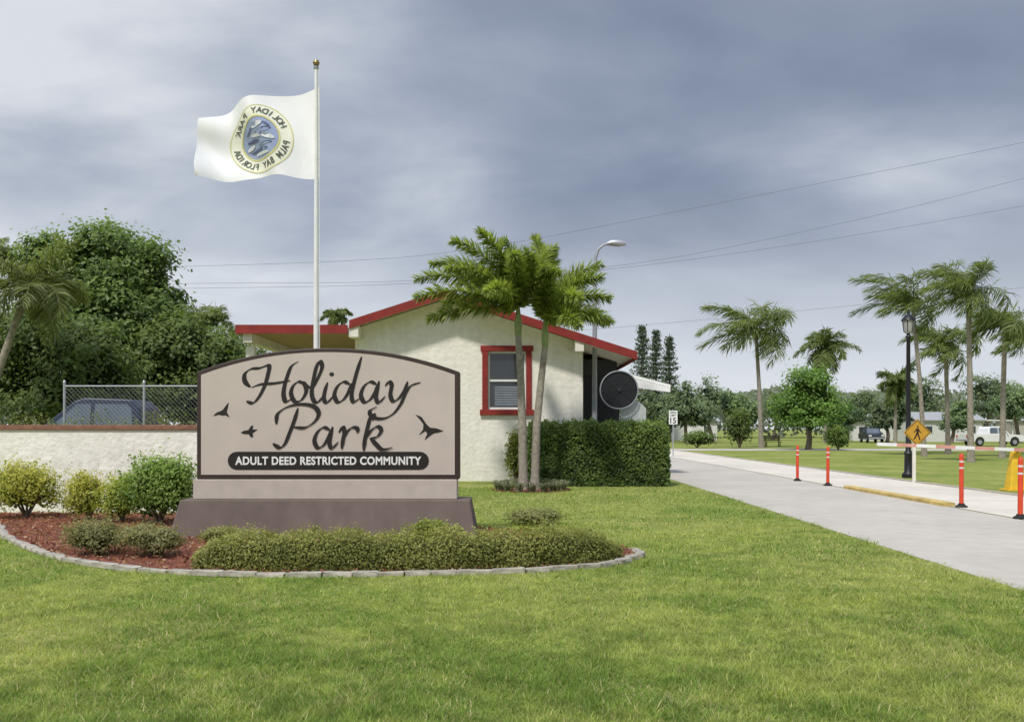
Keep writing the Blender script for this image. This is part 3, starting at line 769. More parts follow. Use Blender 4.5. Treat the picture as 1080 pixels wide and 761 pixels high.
# ------------------------------------------------------------------ left garden wall, fence, truck
TZ = .34
mb = MB(); mb.box((-9.5, 18.25, .79), (13.0, .3, 1.58)); gw = thing('garden_wall', 'low white stucco garden wall with plain terracotta cap', 'wall', (-9.5, 18.25, 0)); mb.build('wall', M['wallstucco'], gw)
MB().box((-9.5, 18.25, 1.628), (13.06, .38, .092)).build('cap', M['cap'], gw, bevel=.012)
tr_ = MB(); tr_.box((-13, 22.3, TZ/2), (17, 7.6, TZ)); struct(tr_.build('raised_lawn', M['lawn']))
cf = thing('chain_link_fence', 'grey chain link fence behind the white garden wall', 'fence', (-6.5, 19.4, TZ))
fY = 19.3
fx0, fx1, ft = P(68, 0, fY).x, P(236, 0, fY).x, P(0, 407, fY).z
for px_ in (68, 152, 236):
    o_ = P(px_, 404, fY); MB().cyl((o_.x, fY, TZ), (o_.x, fY, o_.z), .026).lathe([(.03, 0), (.03, .03), (.012, .06)], (o_.x, fY, o_.z), 10).build('post', M['galv'], cf)
MB().cyl((fx0, fY, ft), (fx1, fY, ft), .016).build('top_rail', M['galv'], cf)
wm = MB(); hh = ft-TZ-.02; nW = int((fx1-fx0+hh)/.09)
for i in range(nW):
    for sg in (0, 1):
        a0 = fx0-hh+i*.09; p0 = [a0, TZ+.02]; p1 = [a0+hh, ft]
        if p0[0] < fx0: p0 = [fx0, TZ+.02+fx0-a0]
        if p1[0] > fx1: p1 = [fx1, ft-(a0+hh-fx1)]
        if p1[0]-p0[0] < .02: continue
        if sg: p0[0], p1[0] = fx0+fx1-p0[0], fx0+fx1-p1[0]
        wm.tube([(p0[0], fY-.004+.008*sg, p0[1]), (p1[0], fY-.004+.008*sg, p1[1])], .0026, 3, False)
wm.build('wire_mesh', M['wire'], cf)

M['carglass'] = mat('car_glass', (.11, .14, .175), .15, .2, 2, spec=.7)
def arc(cx, r, z, n=8): return [(cx+r*math.cos(PI-PI*i/n), z+r*math.sin(PI-PI*i/n)) for i in range(n+1)]
def pickup(label, m, loc, rz, sc=1, group=None):
    """faces -x locally"""
    t = thing('pickup_truck', label, 'pickup truck', (0, 0, 0), group); W = .96
    low = [(-2.75, .45)]+arc(-1.75, .46, .42)+arc(1.65, .46, .42)+[(2.8, .5), (2.85, 1.12), (.85, 1.12), (.85, 1.08), (-1.25, 1.10), (-2.55, 1.02), (-2.78, .85)]
    MB().xz(low, -W, W).build('body', m, t, bevel=.04)
    cab = MB(); pb = [(-1.3, 1.085), (.86, 1.085), (.78, 1.62), (.62, 1.80), (-.35, 1.83), (-.55, 1.76)]
    n_ = len(pb); vs = []
    for sg in (-1, 1):
        for x_, z_ in pb: vs.append((x_, sg*(W-.02-.22*max(0, z_-1.12)), z_))
    cab.add(vs, [tuple(range(n_)), tuple(range(2*n_-1, n_-1, -1))]+[(i, i+n_, (i+1) % n_+n_, (i+1) % n_) for i in range(n_)])
    cab.build('cab', m, t, bevel=.03)
    for sg in (-1, 1):
        yw = lambda z_: sg*(W-.02-.22*max(0, z_-1.12)+.006)
        for poly in ([(-1.02, 1.18), (-.2, 1.18), (-.2, 1.70), (-.48, 1.70)], [(-.12, 1.18), (.66, 1.18), (.62, 1.60), (.52, 1.70), (-.12, 1.70)]):
            MB().flat(poly, lambda x_, z_: Vector((x_, yw(z_), z_))).build('side_window', M['carglass'], t, recalc=False)
        MB().box((-.28, sg*(W+.012), 1.0), (.14, .025, .03)).build('door_handle', M['rubber'], t)
        MB().box((-.98, sg*(W+.1), 1.2), (.1, .18, .14)).build('mirror', m, t, bevel=.02)
        MB().box((-2.72, sg*.72, .86), (.12, .36, .16)).build('headlight', M['white'], t, bevel=.02)
        MB().box((2.83, sg*.82, .9), (.06, .16, .28)).build('taillight', M['redband'], t)
        for wx_ in (-1.75, 1.65):
            ty = MB(); ty.tube([(wx_, sg*(W-.24), .38), (wx_, sg*(W-.20), .38), (wx_, sg*(W-.02), .38), (wx_, sg*(W+.0), .38)], [.33, .38, .38, .34], 20); wh = ty.build('wheel', M['rubber'], t, True)
            MB().tube([(wx_, sg*(W-.02), .38), (wx_, sg*(W+.012), .38)], [.22, .2], 16).build('rim', M['greymetal'], wh)
    MB().add([(-1.235, -.74, 1.16), (-1.235, .74, 1.16), (-.63, .66, 1.72), (-.63, -.66, 1.72)], [(0, 1, 2, 3)]).build('windshield', M['carglass'], t)
    MB().box((-2.8, 0, .58), (.12, 1.8, .2)).build('bumper', M['greymetal'], t, bevel=.02)
    MB().box((2.86, 0, .56), (.12, 1.8, .16)).build('bumper', M['greymetal'], t, bevel=.02)
    t.location = loc; t.rotation_euler = (0, 0, rz); t.scale = (sc, sc, sc)
    ORG[t.name] = Vector()
    return t
pickup('dark blue pickup truck half hidden behind the white garden wall', M['truckblue'], (-9.35, 22.2, TZ), .12, 1.07)

# ------------------------------------------------------------------ bed planting
def ground_c(px, py): x_, y_ = G(px, py); return (x_, y_, 0.02)
def pxshrub(label, px, py, wpx, hpx, n, size, cd, cl, **k):
    c = ground_c(px, py); sc_ = c[1]/F
    return shrub(label, c, wpx*sc_/2, wpx*sc_/2*.9, hpx*sc_, n, size, cd, cl, **k)
YG = ((.20, .23, .035), (.58, .55, .11)); GR = ((.085, .15, .03), (.32, .44, .095)); BR = ((.13, .13, .05), (.34, .33, .14))
pxshrub('yellow green shrub against the white wall at the left edge', 28, 547, 92, 58, 10500, .05, *YG)
pxshrub('small yellow lime shrub against the wall, leftmost of the pair', 94, 550, 52, 52, 5200, .048, *YG)
pxshrub('small yellow lime shrub beside the tall green shrub', 129, 551, 52, 50, 5200, .048, (.18, .23, .03), (.52, .54, .11))
pxshrub('tall bright green leafy shrub left of the sign plinth', 168, 554, 92, 72, 12500, .055, *GR)
pxshrub('low brown green shrub on the mulch, leftmost of the front row', 101, 586, 74, 38, 6400, .032, *BR)
pxshrub('low brown green shrub on the mulch beside the plinth corner', 163, 588, 78, 34, 6400, .032, *BR)
pxshrub('small low shrub between the plinth and the long low hedge', 235, 580, 56, 24, 3600, .03, (.15, .155, .045), (.38, .38, .13))
pxshrub('small bright green sprig shrub behind the low hedge at the plinth', 455, 571, 44, 22, 1600, .045, (.12, .16, .03), (.38, .43, .10))
pxshrub('low olive ground shrub behind the right end of the hedge', 566, 553, 66, 16, 2800, .05, (.15, .155, .045), (.36, .36, .14))

def hedge(label, path, hw, h, n, size, cd, cl, z=0.0, name='hedge', lump=.06, group=None, rnd=4, taper=0.0, rough=.06, core=.80):
    t = thing(name, label, 'hedge', (path[0][0], path[0][1], z), group)
    sp = np.array([tuple(v) for v in catmull([(x_, y_, 0) for x_, y_ in path], 10)]); d = np.linalg.norm(np.diff(sp, axis=0), axis=1); cum = np.concatenate([[0], np.cumsum(d)]); Lh = cum[-1]
    u = rng.uniform(0, Lh, n); ne = int(n*.12)
    th = rng.uniform(0, PI, n); rad = 1+rng.normal(size=n)*rough-rough*.6
    ct, sn = np.cos(th), np.sin(th); m = (np.abs(ct)**rnd+np.abs(sn)**rnd)**(-1/rnd)
    ly, lz = hw*m*ct*rad, h*m*sn*rad
    ie = rng.integers(0, n, ne); rr_ = np.sqrt(rng.uniform(0, 1, ne)); ly[ie] *= rr_; lz[ie] *= rr_
    u[ie] = np.where(rng.uniform(0, 1, ne) < .5, rng.uniform(-.04, .05, ne), Lh-rng.uniform(-.04, .05, ne))
    uc = np.clip(u, 0, Lh); cx = np.interp(uc, cum, sp[:, 0]); cy = np.interp(uc, cum, sp[:, 1])
    tx = np.interp(uc+.05, cum, sp[:, 0])-np.interp(uc-.05, cum, sp[:, 0]); tyy = np.interp(uc+.05, cum, sp[:, 1])-np.interp(uc-.05, cum, sp[:, 1])
    tl = np.hypot(tx, tyy)+1e-9; tx, tyy = tx/tl, tyy/tl
    ex = u-uc
    lo = .55
    def tapf(v): return np.clip(lo+(1-lo)*np.sin(PI/2*np.clip(np.minimum(v, Lh-v)/taper, 0, 1)), lo, 1) if taper else np.ones_like(v)
    tf = tapf(uc)
    lm = tf*(1+lump*(np.sin(u*5.1+ly*3)+np.sin(u*11.3+1)+.7*np.sin(u*23+lz*9)))
    lz2 = lz*lm; ly2 = ly*(1+lump*.8*np.sin(u*7.7+lz*6))*(.4+.6*tf)
    p = np.stack([cx-tyy*ly2+tx*ex, cy+tx*ly2+tyy*ex, z+np.maximum(lz2, .01)], 1)
    nr = np.stack([-tyy*ct, tx*ct, sn+.25], 1)+rng.normal(size=(n, 3))*.5
    tt = np.clip(.30+.42*(lz/h)**2+.26*(vnoise(uc, ly*2+lz, 4.0, 21)-.5)*2+rng.normal(size=n)*.2-.05, 0, 1)  # leaf colour lightened toward the hedge top, light put into the colour
    V = [leaves(p, nr, size*rng.uniform(.6, 1.3, n), .6)]; K = [mixc(cd, cl, tt)]
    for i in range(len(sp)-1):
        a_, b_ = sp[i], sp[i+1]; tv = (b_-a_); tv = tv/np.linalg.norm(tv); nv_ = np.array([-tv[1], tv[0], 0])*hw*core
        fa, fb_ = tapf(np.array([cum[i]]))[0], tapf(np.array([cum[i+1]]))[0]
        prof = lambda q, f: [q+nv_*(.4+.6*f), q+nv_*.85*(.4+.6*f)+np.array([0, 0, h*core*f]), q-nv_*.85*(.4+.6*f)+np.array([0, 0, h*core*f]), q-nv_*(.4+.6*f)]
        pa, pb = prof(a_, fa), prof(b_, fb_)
        for k_ in range(3): V.append(np.array([[pa[k_], pa[k_+1], pb[k_+1], pb[k_]]])+np.array([0, 0, z])); K.append(np.array([cd])*.7)  # dark core faces close the gaps, coloured as the hedge's inner shade
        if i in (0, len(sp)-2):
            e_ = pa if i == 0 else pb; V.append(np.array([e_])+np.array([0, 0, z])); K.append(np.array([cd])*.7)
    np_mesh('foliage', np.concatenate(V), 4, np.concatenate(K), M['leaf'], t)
    mb = MB()
    for i in range(0, len(sp), 5): mb.tube([(sp[i][0], sp[i][1], z), (sp[i][0]+.03, sp[i][1], z+h*.5)], [.012, .006], 5)
    mb.build('stem', M['bark'], t)
    return t
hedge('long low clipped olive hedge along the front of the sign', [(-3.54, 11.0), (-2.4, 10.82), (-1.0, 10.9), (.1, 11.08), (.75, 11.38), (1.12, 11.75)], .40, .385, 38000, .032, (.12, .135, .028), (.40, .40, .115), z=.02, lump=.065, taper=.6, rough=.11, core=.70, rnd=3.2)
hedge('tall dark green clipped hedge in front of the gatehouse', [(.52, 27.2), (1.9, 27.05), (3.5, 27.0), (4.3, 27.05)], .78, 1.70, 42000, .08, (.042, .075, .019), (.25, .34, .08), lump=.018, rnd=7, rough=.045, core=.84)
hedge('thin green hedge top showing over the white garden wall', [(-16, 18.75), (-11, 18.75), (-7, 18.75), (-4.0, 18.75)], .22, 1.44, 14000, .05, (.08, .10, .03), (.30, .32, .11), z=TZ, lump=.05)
c = (.10, 27.2, 0); shrub('small yellow green shrub at the left end of the tall hedge', c, .32, .3, 1.6, 2200, .08, (.15, .19, .04), (.46, .46, .13))

# palm island
px0, py0 = G(560, 516)
sheet('palm_bed', [(px0+1.05*math.cos(a*PI/12), py0+1.3*math.sin(a*PI/12)) for a in range(24)], .015, M['mulch'])
for k_ in range(16):
    a_ = 2*PI*k_/16; bx_, by_ = px0+.85*math.cos(a_), py0+1.0*math.sin(a_)
    nb = 46; ang = rng.uniform(0, 2*PI, nb); ln_ = rng.uniform(.18, .34, nb)
    b0 = np.stack([bx_+rng.normal(size=nb)*.04, by_+rng.normal(size=nb)*.04, np.full(nb, .015)], 1)
    od = np.stack([np.cos(ang), np.sin(ang), np.zeros(nb)], 1); sdv = np.stack([-np.sin(ang), np.cos(ang), np.zeros(nb)], 1)*.012
    mid_ = b0+od*(ln_*.4)[:, None]+np.array([0, 0, 1])*(ln_*.7)[:, None]; tp = b0+od*(ln_)[:, None]+np.array([0, 0, 1])*(ln_*.55)[:, None]
    V = np.concatenate([np.stack([b0-sdv, b0+sdv, mid_+sdv, mid_-sdv], 1), np.stack([mid_-sdv, mid_+sdv, tp+sdv*.2, tp-sdv*.2], 1)])
    o_ = np_mesh('grass_tuft', V, 4, np.tile(mixc((.11, .13, .07), (.34, .36, .24), rng.uniform(0, 1, nb)), (2, 1)), M['leaf'])
    tag(o_, 'grey green grassy tuft ringing the base of the twin palms', 'plant', 'grassy tufts around the twin palms')

def PP(px, py, Y, dy=0): v = P(px, py, Y); v.y += dy; return v
R = math.radians
PY = py0
frL = [(R(180), .80, 1.15, 2.95), (R(192), .48, .90, 2.8), (R(168), 1.08, 1.3, 2.9), (R(222), .86, 1.2, 2.6), (R(135), .95, 1.2, 2.6), (R(90), 1.1, 1.1, 2.4), (R(60), 1.25, .9, 2.2), (R(270), 1.1, 1.2, 2.2), (R(250), .6, 1.1, 2.0), (R(30), 1.32, .85, 2.2), (R(205), 1.25, 1.1, 2.6), (R(310), .95, 1.2, 1.9), (R(185), .15, .65, 2.4), (R(150), .55, .95, 2.4), (R(235), 1.3, 1.0, 2.5)]
frR = [(R(0), .9, 1.3, 1.95), (R(-30), 1.12, 1.3, 2.1), (R(-60), .8, 1.3, 1.9), (R(40), 1.18, 1.1, 2.0), (R(90), 1.05, 1.1, 2.0), (R(125), 1.3, .7, 2.4), (R(200), 1.34, .6, 2.45), (R(-90), 1.15, 1.2, 2.1), (R(300), .3, 1.0, 1.7), (R(10), 1.3, 1.2, 2.3), (R(345), .45, 1.1, 1.85), (R(105), 1.48, .45, 2.5), (R(250), 1.25, .9, 2.2), (R(20), .55, 1.2, 1.9), (R(70), 1.4, .7, 2.3)]
FX = ((.12, .165, .035), (.42, .49, .13))
palm('left palm of the twin pair beside the gatehouse window, leaning left', (PP(552, 452, PY).x, PY, 0), [(PP(552, 452, PY).x, PY, 0), PP(551, 450, PY), PP(549, 395, PY), PP(546.5, 352, PY)], .12, 13, 2.5, .42, .040, wind=.12, split=True, nl=66, shaft=.7, fr=frL, plum=1.0, grav=.25, cd=FX[0], cl=FX[1], rep=4)
palm('right palm of the twin pair beside the gatehouse window, leaning right', (PP(564, 452, PY).x, PY+.1, 0), [(PP(564, 452, PY).x, PY+.1, 0), PP(566, 450, PY, .1), PP(571, 400, PY, .1), PP(575, 364, PY, .1)], .115, 13, 2.0, .42, .040, wind=.06, split=True, nl=56, shaft=.7, fr=frR, plum=1.0, grav=.25, cd=FX[0], cl=FX[1], rep=4)

# ------------------------------------------------------------------ right side: bollards, gate, signs, lamp
bo = thing('bollard', 'orange bollard', 'bollard', (0, 0, 0), 'orange bollards along the lane divider')
MB().lathe([(.044, .05), (.044, 1.02), (.038, 1.07), (.02, 1.09)], (0, 0, 0), 14).build('post', M['orange'], bo, True)
for z_ in (.80, .93): MB().lathe([(.0455, z_-.018), (.0465, z_-.014), (.0465, z_+.014), (.0455, z_+.018)], (0, 0, 0), 14).build('reflective_band', M['reflect'], bo)
MB().lathe([(.12, 0), (.12, .025), (.07, .05), (.06, .08)], (0, 0, 0), 14).build('base', M['rubber'], bo, True)
for i, (px, py, lb) in enumerate([(841, 507, 'orange bollard farthest along the lane divider'), (873, 512, 'orange bollard just beyond the far end of the yellow kerb'), (1014, 535, 'orange bollard at the near end of the yellow kerb'), (1076, 547, 'orange bollard at the right edge, nearest the camera')]):
    b_ = bo if i == 0 else copy_tree(bo)
    x_, y_ = G(px, py); b_.location = (x_, y_, .09 if 19.5 < y_ < 25.4 and abs(x_-9) < .13 else .008); b_['label'] = lb
    b_.rotation_euler = (random.uniform(-.02, .02), random.uniform(-.02, .02), i)

gx, gy = G(1068, 517)
bg = thing('barrier_gate', 'yellow barrier gate stand with long pale striped boom across the lane', 'barrier', (gx, gy, 0))
stn = MB(); stn.add([(gx-.15, gy-.16, .03), (gx+.29, gy-.16, .03), (gx+.29, gy+.16, .03), (gx-.15, gy+.16, .03), (gx-.02, gy-.08, 1.06), (gx+.15, gy-.08, 1.06), (gx+.15, gy+.08, 1.06), (gx-.02, gy+.08, 1.06)], [(0, 3, 2, 1), (4, 5, 6, 7), (0, 1, 5, 4), (1, 2, 6, 5), (2, 3, 7, 6), (3, 0, 4, 7)])
stn.build('stand', M['yellow'], bg, bevel=.02)
MB().box((gx+.07, gy, .02), (.62, .44, .04)).build('stand_foot', M['yellow'], bg, bevel=.008)
a0, a1 = P(1110, 475.5, gy-.2), P(925, 468, gy-.2); dv = a1-a0
nseg = 9
for i in range(nseg):
    p0_, p1_ = a0+dv*(i/nseg), a0+dv*((i+1)/nseg)
    ang = math.atan2(dv.z, dv.x)
    MB().box((p0_+p1_)/2, (dv.length/nseg-.002, .05, .085), ry=-ang).build('boom_section', M['white'] if i % 2 == 0 else M['palered'], bg)
MB().cyl((gx+.06, gy-.22, a0.z+dv.z*.2), (gx+.06, gy+.02, a0.z+dv.z*.2), .05).build('pivot', M['dark'], bg)

lx, ly_ = (958-540)*31/F, 31.0
lp = thing('lamp_post', 'black lantern lamp post standing by the exit lane', 'lamp post', (lx, ly_, 0))
MB().lathe([(.20, 0), (.20, .12), (.13, .2), (.12, .75), (.15, .8), (.085, .9), (.075, 2.2), (.06, 4.55), (.10, 4.6), (.06, 4.66), (.05, 4.72)], (lx, ly_, 0), 14).build('post', M['dark'], lp, True)
MB().lathe([(.10, 4.72), (.14, 4.78), (.185, 5.12), (.18, 5.14)], (lx, ly_, 0), 12).build('lantern_glass', mat('lamp_glass', (.35, .35, .33), .2, .05, 3), lp)
cg = MB()
for k_ in range(6):
    a_ = k_*PI/3; cg.tube([(lx+.145*math.cos(a_), ly_+.145*math.sin(a_), 4.76), (lx+.195*math.cos(a_), ly_+.195*math.sin(a_), 5.14)], .014, 5)
cg.build('lantern_frame', M['dark'], lp)
MB().lathe([(.23, 5.13), (.22, 5.17), (.12, 5.3), (.04, 5.36), (.045, 5.4), (.012, 5.5)], (lx, ly_, 0), 12).build('lantern_cap', M['dark'], lp, True)

pc = P(967, 456, 28.3); ps = thing('pedestrian_sign', 'yellow diamond pedestrian crossing sign on a pale post', 'road sign', (pc.x-.08, 28.3, 0))
dq = .41
MB().xz([(pc.x, pc.z-dq), (pc.x+dq, pc.z), (pc.x, pc.z+dq), (pc.x-dq, pc.z)], 28.27, 28.275).build('plate', M['signyellow'], ps)
bb = MB(); o1, o2 = dq*.93, dq*.87
for k_ in range(4):
    a_, b_ = k_*PI/2, (k_+1)*PI/2
    bb.add([(pc.x+r0*math.cos(t), 28.268, pc.z+r0*math.sin(t)) for r0, t in ((o1, a_), (o1, b_), (o2, b_), (o2, a_))], [(0, 1, 2, 3)])
bb.build('border', M['ink'], ps, recalc=False)
pg = MB(); fy_ = lambda k: (lambda a, b: Vector((pc.x+a*.22, 28.267-.0005*k, pc.z+b*.22)))
pg.flat([(.05+.13*math.cos(q*PI/6), .78+.13*math.sin(q*PI/6)) for q in range(12)], fy_(0))
pg.flat([(-.16, .56), (.18, .58), (.2, .1), (.15, -.1), (-.15, -.1), (-.12, .2)], fy_(0))
pg.flat([(-.15, -.08), (.06, -.08), (-.08, -.5), (-.42, -.95), (-.56, -.88), (-.28, -.45)], fy_(1))
pg.flat([(-.02, -.08), (.17, -.08), (.3, -.5), (.42, -.98), (.27, -1.0), (.12, -.55)], fy_(2))
pg.flat([(.12, .55), (.22, .5), (.35, .2), (.55, .02), (.47, -.07), (.25, .12)], fy_(3)); pg.flat([(-.16, .56), (-.06, .5), (-.28, .15), (-.4, -.02), (-.5, .04), (-.36, .25)], fy_(4))
pg.build('walking_figure', M['ink'], ps, recalc=False)
MB().box((pc.x-.08, 28.31, (pc.z+.2)/2), (.09, .05, pc.z+.2)).build('post', M['cream'], ps)

c_ = P(710, 440, 55); sp_ = thing('speed_limit_sign', 'small white speed limit sign reading 15 beyond the hedge', 'road sign', (c_.x, 55, 0))
MB().box((c_.x, 55, c_.z), (.50, .01, .80)).build('plate', M['white'], sp_)
MB().box((c_.x, 55.03, c_.z/2), (.06, .04, c_.z+.3)).build('post', M['galv'], sp_)
mb = MB()
for wd2, w2, h2, zo in (('SPEED', .36, .11, .28), ('LIMIT', .34, .11, .12), ('15', .34, .34, -.18)):
    vs, fs = text_geo(wd2, .02); vs = fit(vs, w2, h2); mb.add([(c_.x+a, 54.992, c_.z+zo+b) for a, b in vs], fs)
mb.build('lettering', M['ink'], sp_, recalc=False)

x_, y_ = (815-540)*.085, 85
bn = thing('park_bench', 'dark park bench on the far lawn by the palm', 'bench', (x_, y_, 0))
for k_ in range(3): MB().box((x_, y_-.2+k_*.17, .45), (1.5, .14, .05)).build('seat_slat', M['wood'], bn)
for k_ in range(3): MB().box((x_, y_+.3, .62+k_*.16), (1.5, .05, .12)).build('back_slat', M['wood'], bn)
for sg in (-1, 1):
    for yy in (-.2, .28): MB().box((x_+sg*.6, y_+yy, .22 if yy < 0 else .5), (.07, .07, .44 if yy < 0 else 1.0)).build('leg', M['wood'], bn)

# ------------------------------------------------------------------ distant homes and vehicles
def home(label, loc, w, d, h, rh, wm, group=None, carport=False):
    t = thing('mobile_home', label, 'house', loc, group); X0, Y0, _ = loc
    MB().box((X0, Y0, h/2), (w, d, h)).build('wall', wm, t)
    r = MB(); r.yz([(Y0-d/2-.35, h-.02), (Y0, h+rh), (Y0+d/2+.35, h-.02), (Y0+d/2+.35, h+.1), (Y0, h+rh+.14), (Y0-d/2-.35, h+.1)], X0-w/2-.35, X0+w/2+.35); r.build('roof', M['roofgrey'], t)
    nw = max(2, int(w/2.6))
    for i in range(nw):
        xx = X0-w/2+(i+.5)*w/nw
        if i == 1: MB().box((xx, Y0-d/2-.02, 1.05), (.9, .05, 2.0)).build('door', M['white'], t)
        else:
            f = MB().box((xx, Y0-d/2-.02, h*.58), (1.2, .05, 1.0)).build('window', M['white'], t); MB().box((xx, Y0-d/2-.05, h*.58), (1.05, .02, .86)).build('pane', M['glass'], f)
    if carport:
        cpx = X0+w/2+2.2; MB().box((cpx, Y0-.5, 2.65), (4.2, d*.9, .14)).build('carport_roof', M['white'], t)
        for sx_ in (-1.8, 1.9):
            MB().cyl((cpx+sx_, Y0-d*.4, 0), (cpx+sx_, Y0-d*.4, 2.6), .06).build('carport_post', M['white'], t)
    return t
home('white mobile home with carport behind the pedestrian sign', ((990-540)*.12, 120, 0), 8, 6, 2.6, 1.0, M['homewall'], carport=True)
home('white mobile home far behind the round tree', ((912-540)*.13, 130, 0), 5.5, 6, 2.5, 1.0, M['homewall'])
home('tan mobile home at the far right edge behind the palms', ((1090-540)*.125, 125, 0), 7, 6, 2.6, 1.1, M['homewall2'])
home('white house glimpsed far beyond the white awning', ((722-540)*.135, 135, 0), 8, 6, 2.6, 1.0, M['homewall'])
pickup('white pickup truck parked far off among the palms', M['truckwhite'], ((1045-540)*.088, 88, 0), PI+.1, 1.0)
pickup('dark pickup truck parked far off beyond the small rounded shrub', M['carblue'], ((919-540)*.11, 110, 0), PI/2-.15, .95)

# ------------------------------------------------------------------ trees
def pc_(px, py, Y, rxp, rzp, ryf=1.0, dy=0): v = P(px, py, Y+dy); k = Y/F; return (v.x, v.y, v.z, rxp*k, rxp*k*ryf, rzp*k)
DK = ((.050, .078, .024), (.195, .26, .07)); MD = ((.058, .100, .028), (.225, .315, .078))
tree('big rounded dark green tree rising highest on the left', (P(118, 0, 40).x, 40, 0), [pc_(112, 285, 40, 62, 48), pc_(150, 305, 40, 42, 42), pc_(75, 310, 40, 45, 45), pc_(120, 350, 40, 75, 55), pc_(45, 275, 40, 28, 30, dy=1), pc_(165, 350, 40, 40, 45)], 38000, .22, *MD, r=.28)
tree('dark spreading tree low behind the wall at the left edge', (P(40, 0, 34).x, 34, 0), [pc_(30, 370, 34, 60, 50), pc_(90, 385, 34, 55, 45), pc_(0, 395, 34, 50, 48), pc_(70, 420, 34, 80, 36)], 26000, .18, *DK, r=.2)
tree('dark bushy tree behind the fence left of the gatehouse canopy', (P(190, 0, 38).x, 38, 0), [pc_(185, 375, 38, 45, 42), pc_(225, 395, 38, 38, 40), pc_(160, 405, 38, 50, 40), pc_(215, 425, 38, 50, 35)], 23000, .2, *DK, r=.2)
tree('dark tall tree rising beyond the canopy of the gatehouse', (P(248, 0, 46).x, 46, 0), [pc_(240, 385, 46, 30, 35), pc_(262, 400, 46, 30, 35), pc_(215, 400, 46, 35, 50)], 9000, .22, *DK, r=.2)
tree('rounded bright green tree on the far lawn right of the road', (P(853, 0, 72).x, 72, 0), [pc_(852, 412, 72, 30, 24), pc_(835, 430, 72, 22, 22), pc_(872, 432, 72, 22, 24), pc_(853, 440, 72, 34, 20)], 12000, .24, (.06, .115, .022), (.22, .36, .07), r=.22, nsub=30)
bgs = [(724, 430, 28, 30, 105, 0, 'dusky tree just right of the white awning'), (752, 424, 30, 32, 112, 0, 'dusky spreading tree left of the tall lone palm'), (780, 430, 26, 26, 100, 1, 'olive tree just left of the tall lone palm trunk'), (815, 438, 24, 22, 130, 0, 'low distant tree between the lone palm and round tree'),
       (893, 442, 20, 18, 115, 1, 'low pale tree just right of the round tree'), (936, 438, 22, 26, 112, 0, 'low distant tree left of the lamp post'), (975, 424, 30, 30, 130, 0, 'dark distant tree behind the pedestrian sign'), (1003, 440, 20, 20, 105, 1, 'small distant tree left of the white pickup'), (1040, 420, 36, 34, 130, 0, 'dark distant tree behind the rightmost palms'), (1076, 432, 26, 32, 105, 1, 'distant tree at the right edge of the frame'),
       (690, 432, 26, 28, 115, 0, 'distant tree below the tall conifers'), (905, 427, 26, 24, 150, 0, 'hazy distant tree above the small white mobile home')]
for (px, py, rx_, rz_, Y_, sh, lb) in bgs:
    k = [DK, MD][sh]
    hz_ = lambda c_: tuple(c_[i]*.88+(.045, .055, .06)[i]*1.25 for i in range(3))  # distance haze blended into the leaf colours
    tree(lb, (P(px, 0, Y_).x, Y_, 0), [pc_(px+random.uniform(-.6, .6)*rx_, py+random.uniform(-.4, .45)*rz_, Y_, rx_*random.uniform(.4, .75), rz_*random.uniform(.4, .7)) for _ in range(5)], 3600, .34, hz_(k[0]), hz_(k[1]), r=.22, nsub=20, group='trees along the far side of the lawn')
shrub('dark upright bush beside the lone palm trunk', (P(780, 0, 78).x, 78, 0), 1.3, 1.3, 3.2, 3000, .2, *DK)
shrub('small rounded shrub right of the round green tree', (P(884, 0, 70).x, 70, 0), .95, .95, 1.9, 2600, .16, *MD)
shrub('low green bush under the white awning beyond the hedge', (P(735, 0, 80).x, 80, 0), 1.7, 1.2, 1.4, 2000, .18, *MD)
def conifer(label, px, pyt, Y, wpx):
    b_ = (P(px, 0, Y).x, Y, 0); t = thing('conifer_tree', label, 'tree', b_, 'tall conifers beyond the gatehouse'); top = P(px, pyt, Y).z
    MB().tube([b_, (b_[0], Y, top)], [.25, .03], 8).build('trunk', M['bark'], t, True)
    V = []; K = []; z_ = 2.0; wr_ = wpx*Y/F/2
    while z_ < top-.2:
        f = 1-(z_/top); r = wr_*min(1, .22+f*1.5)*random.uniform(.75, 1.1)
        for k_ in range(10):
            a_ = random.uniform(0, 2*PI); m = 28; tt = rng.uniform(.1, 1, m)
            p = np.stack([b_[0]+math.cos(a_)*r*tt, Y+math.sin(a_)*r*tt, z_+.25*tt**2*r], 1)+rng.normal(size=(m, 3))*.15
            V.append(leaves(p, rng.normal(size=(m, 3)), .32*rng.uniform(.6, 1.2, m), .45)); K.append(mixc((.065, .09, .07), (.17, .21, .15), rng.uniform(0, 1, m)))
        z_ += random.uniform(.5, .7)
    np_mesh('crown', np.concatenate(V), 4, np.concatenate(K), M['leaf'], t)
conifer('tall narrow conifer, leftmost of three beyond the red roof end', 677, 343, 120, 30)
conifer('tall narrow conifer, middle one of three beyond the red roof end', 692, 349, 124, 28)
conifer('tall narrow conifer, rightmost of three above the white awning', 706, 351, 118, 26)

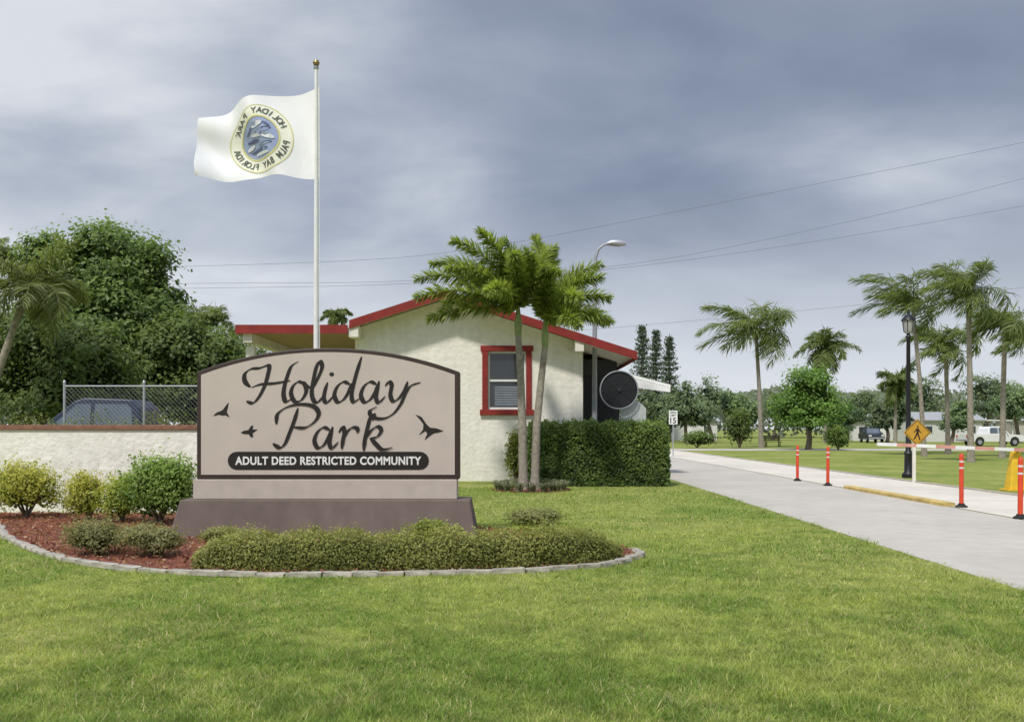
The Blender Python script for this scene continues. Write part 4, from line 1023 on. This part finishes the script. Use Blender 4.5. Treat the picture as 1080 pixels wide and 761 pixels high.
# palms
def farpalm(label, bpx, cpx, cpy, rpx, Y, nf=16, wind=0, tr=.17, **k):
    b_ = (P(bpx, 0, Y).x, Y, 0); top = P(cpx, cpy, Y); m1 = Vector(b_).lerp(top, .5)+Vector(((bpx-cpx)*.12*Y/F, 0, 0))
    Lf = rpx*Y/F*1.25
    palm(label, b_, [b_, m1, top], tr, nf, Lf, Lf*.36, max(.045, Y*.0011), wind=wind, **k)
farpalm('tall lone palm with drooping crown right of the road', 803, 797, 346, 45, 80, 17, .95, .2)
farpalm('distant round headed palm above the round green tree', 870, 871, 366, 25, 110, 22, .1, .2, e_rng=(-.9, 1.4))
farpalm('windswept palm directly behind the lamp post', 975, 962, 318, 46, 55, 15, 1.5, .14, e_rng=(-.1, 1.2))
farpalm('tallest palm of the right hand group', 1024, 1021, 306, 46, 45, 17, 1.2, .15, e_rng=(-.3, 1.4))
farpalm('shorter palm left of the tallest palm in the right group', 1000, 997, 362, 37, 60, 15, 1.1, .16)
farpalm('palm right of the tallest palm with a thick pale trunk', 1057, 1060, 342, 41, 52, 16, 1.2, .16)
farpalm('palm cut by the right edge of the frame', 1084, 1090, 354, 36, 58, 15, 1.1, .16)
farpalm('small distant palm half hidden behind the lamp post', 944, 945, 402, 21, 105, 20, .1, .2, e_rng=(-.8, 1.4))
farpalm('curving palm at the left edge against the dark trees', -28, 30, 302, 56, 30, 19, .3, .14, cd=(.09, .11, .035), cl=(.28, .31, .12))
farpalm('tiny palm top peeking over the gatehouse canopy', 355, 355, 333, 15, 62, 18, .2, .16)
farpalm('palm top rising between the dark trees and the canopy', 222, 220, 338, 28, 48, 17, .4, .15)
farpalm('palm frond top at the upper left corner of the trees', 0, -6, 268, 24, 42, 16, .3, .15)

# far woods: one continuous band beyond the homes, haze mixed into its leaf colours
n = 46000
x = rng.uniform(-150, 190, n); y = rng.uniform(160, 185, n)
hm = 5.2+3.2*vnoise(x, x*0, .10, 31)+2.6*vnoise(x, x*0, .32, 32)
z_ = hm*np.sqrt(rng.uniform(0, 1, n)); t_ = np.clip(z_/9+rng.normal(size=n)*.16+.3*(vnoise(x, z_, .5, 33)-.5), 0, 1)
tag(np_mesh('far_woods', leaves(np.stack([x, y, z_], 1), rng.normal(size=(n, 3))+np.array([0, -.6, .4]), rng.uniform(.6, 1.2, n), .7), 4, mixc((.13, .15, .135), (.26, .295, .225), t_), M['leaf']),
    'low hazy band of woods along the horizon', 'woods', kind='stuff')

# ------------------------------------------------------------------ overhead cables
M['cable'] = mat('cable', (.16, .165, .18), .8, .1, 3)
def cable(label, pts, Y0, Y1):
    pp = [P(px, py, Y0+(Y1-Y0)*(px+300)/1700) for px, py in pts]
    o = MB().tube([tuple(v) for v in catmull(pp, 8)], .0085, 5).build('overhead_cable', M['cable'])
    tag(o, label, 'cable', 'overhead cables crossing the sky')
cable('highest overhead cable, rising to the upper right', [(-300, 292), (190, 281), (400, 273), (500, 262), (590, 247), (800, 206), (1080, 150), (1400, 78)], 52, 46)
cable('second overhead cable from the top on the right', [(-300, 305), (190, 299), (430, 296), (660, 279), (880, 237), (1080, 188), (1400, 100)], 52, 46)
cable('third overhead cable from the top on the right', [(-300, 309), (190, 304), (430, 299), (640, 284), (850, 256), (1080, 217), (1400, 155)], 53, 47)
cable('lowest overhead cable passing above the lone palm', [(-300, 385), (190, 375), (430, 362), (640, 346), (880, 324), (1080, 303), (1400, 262)], 62, 58)
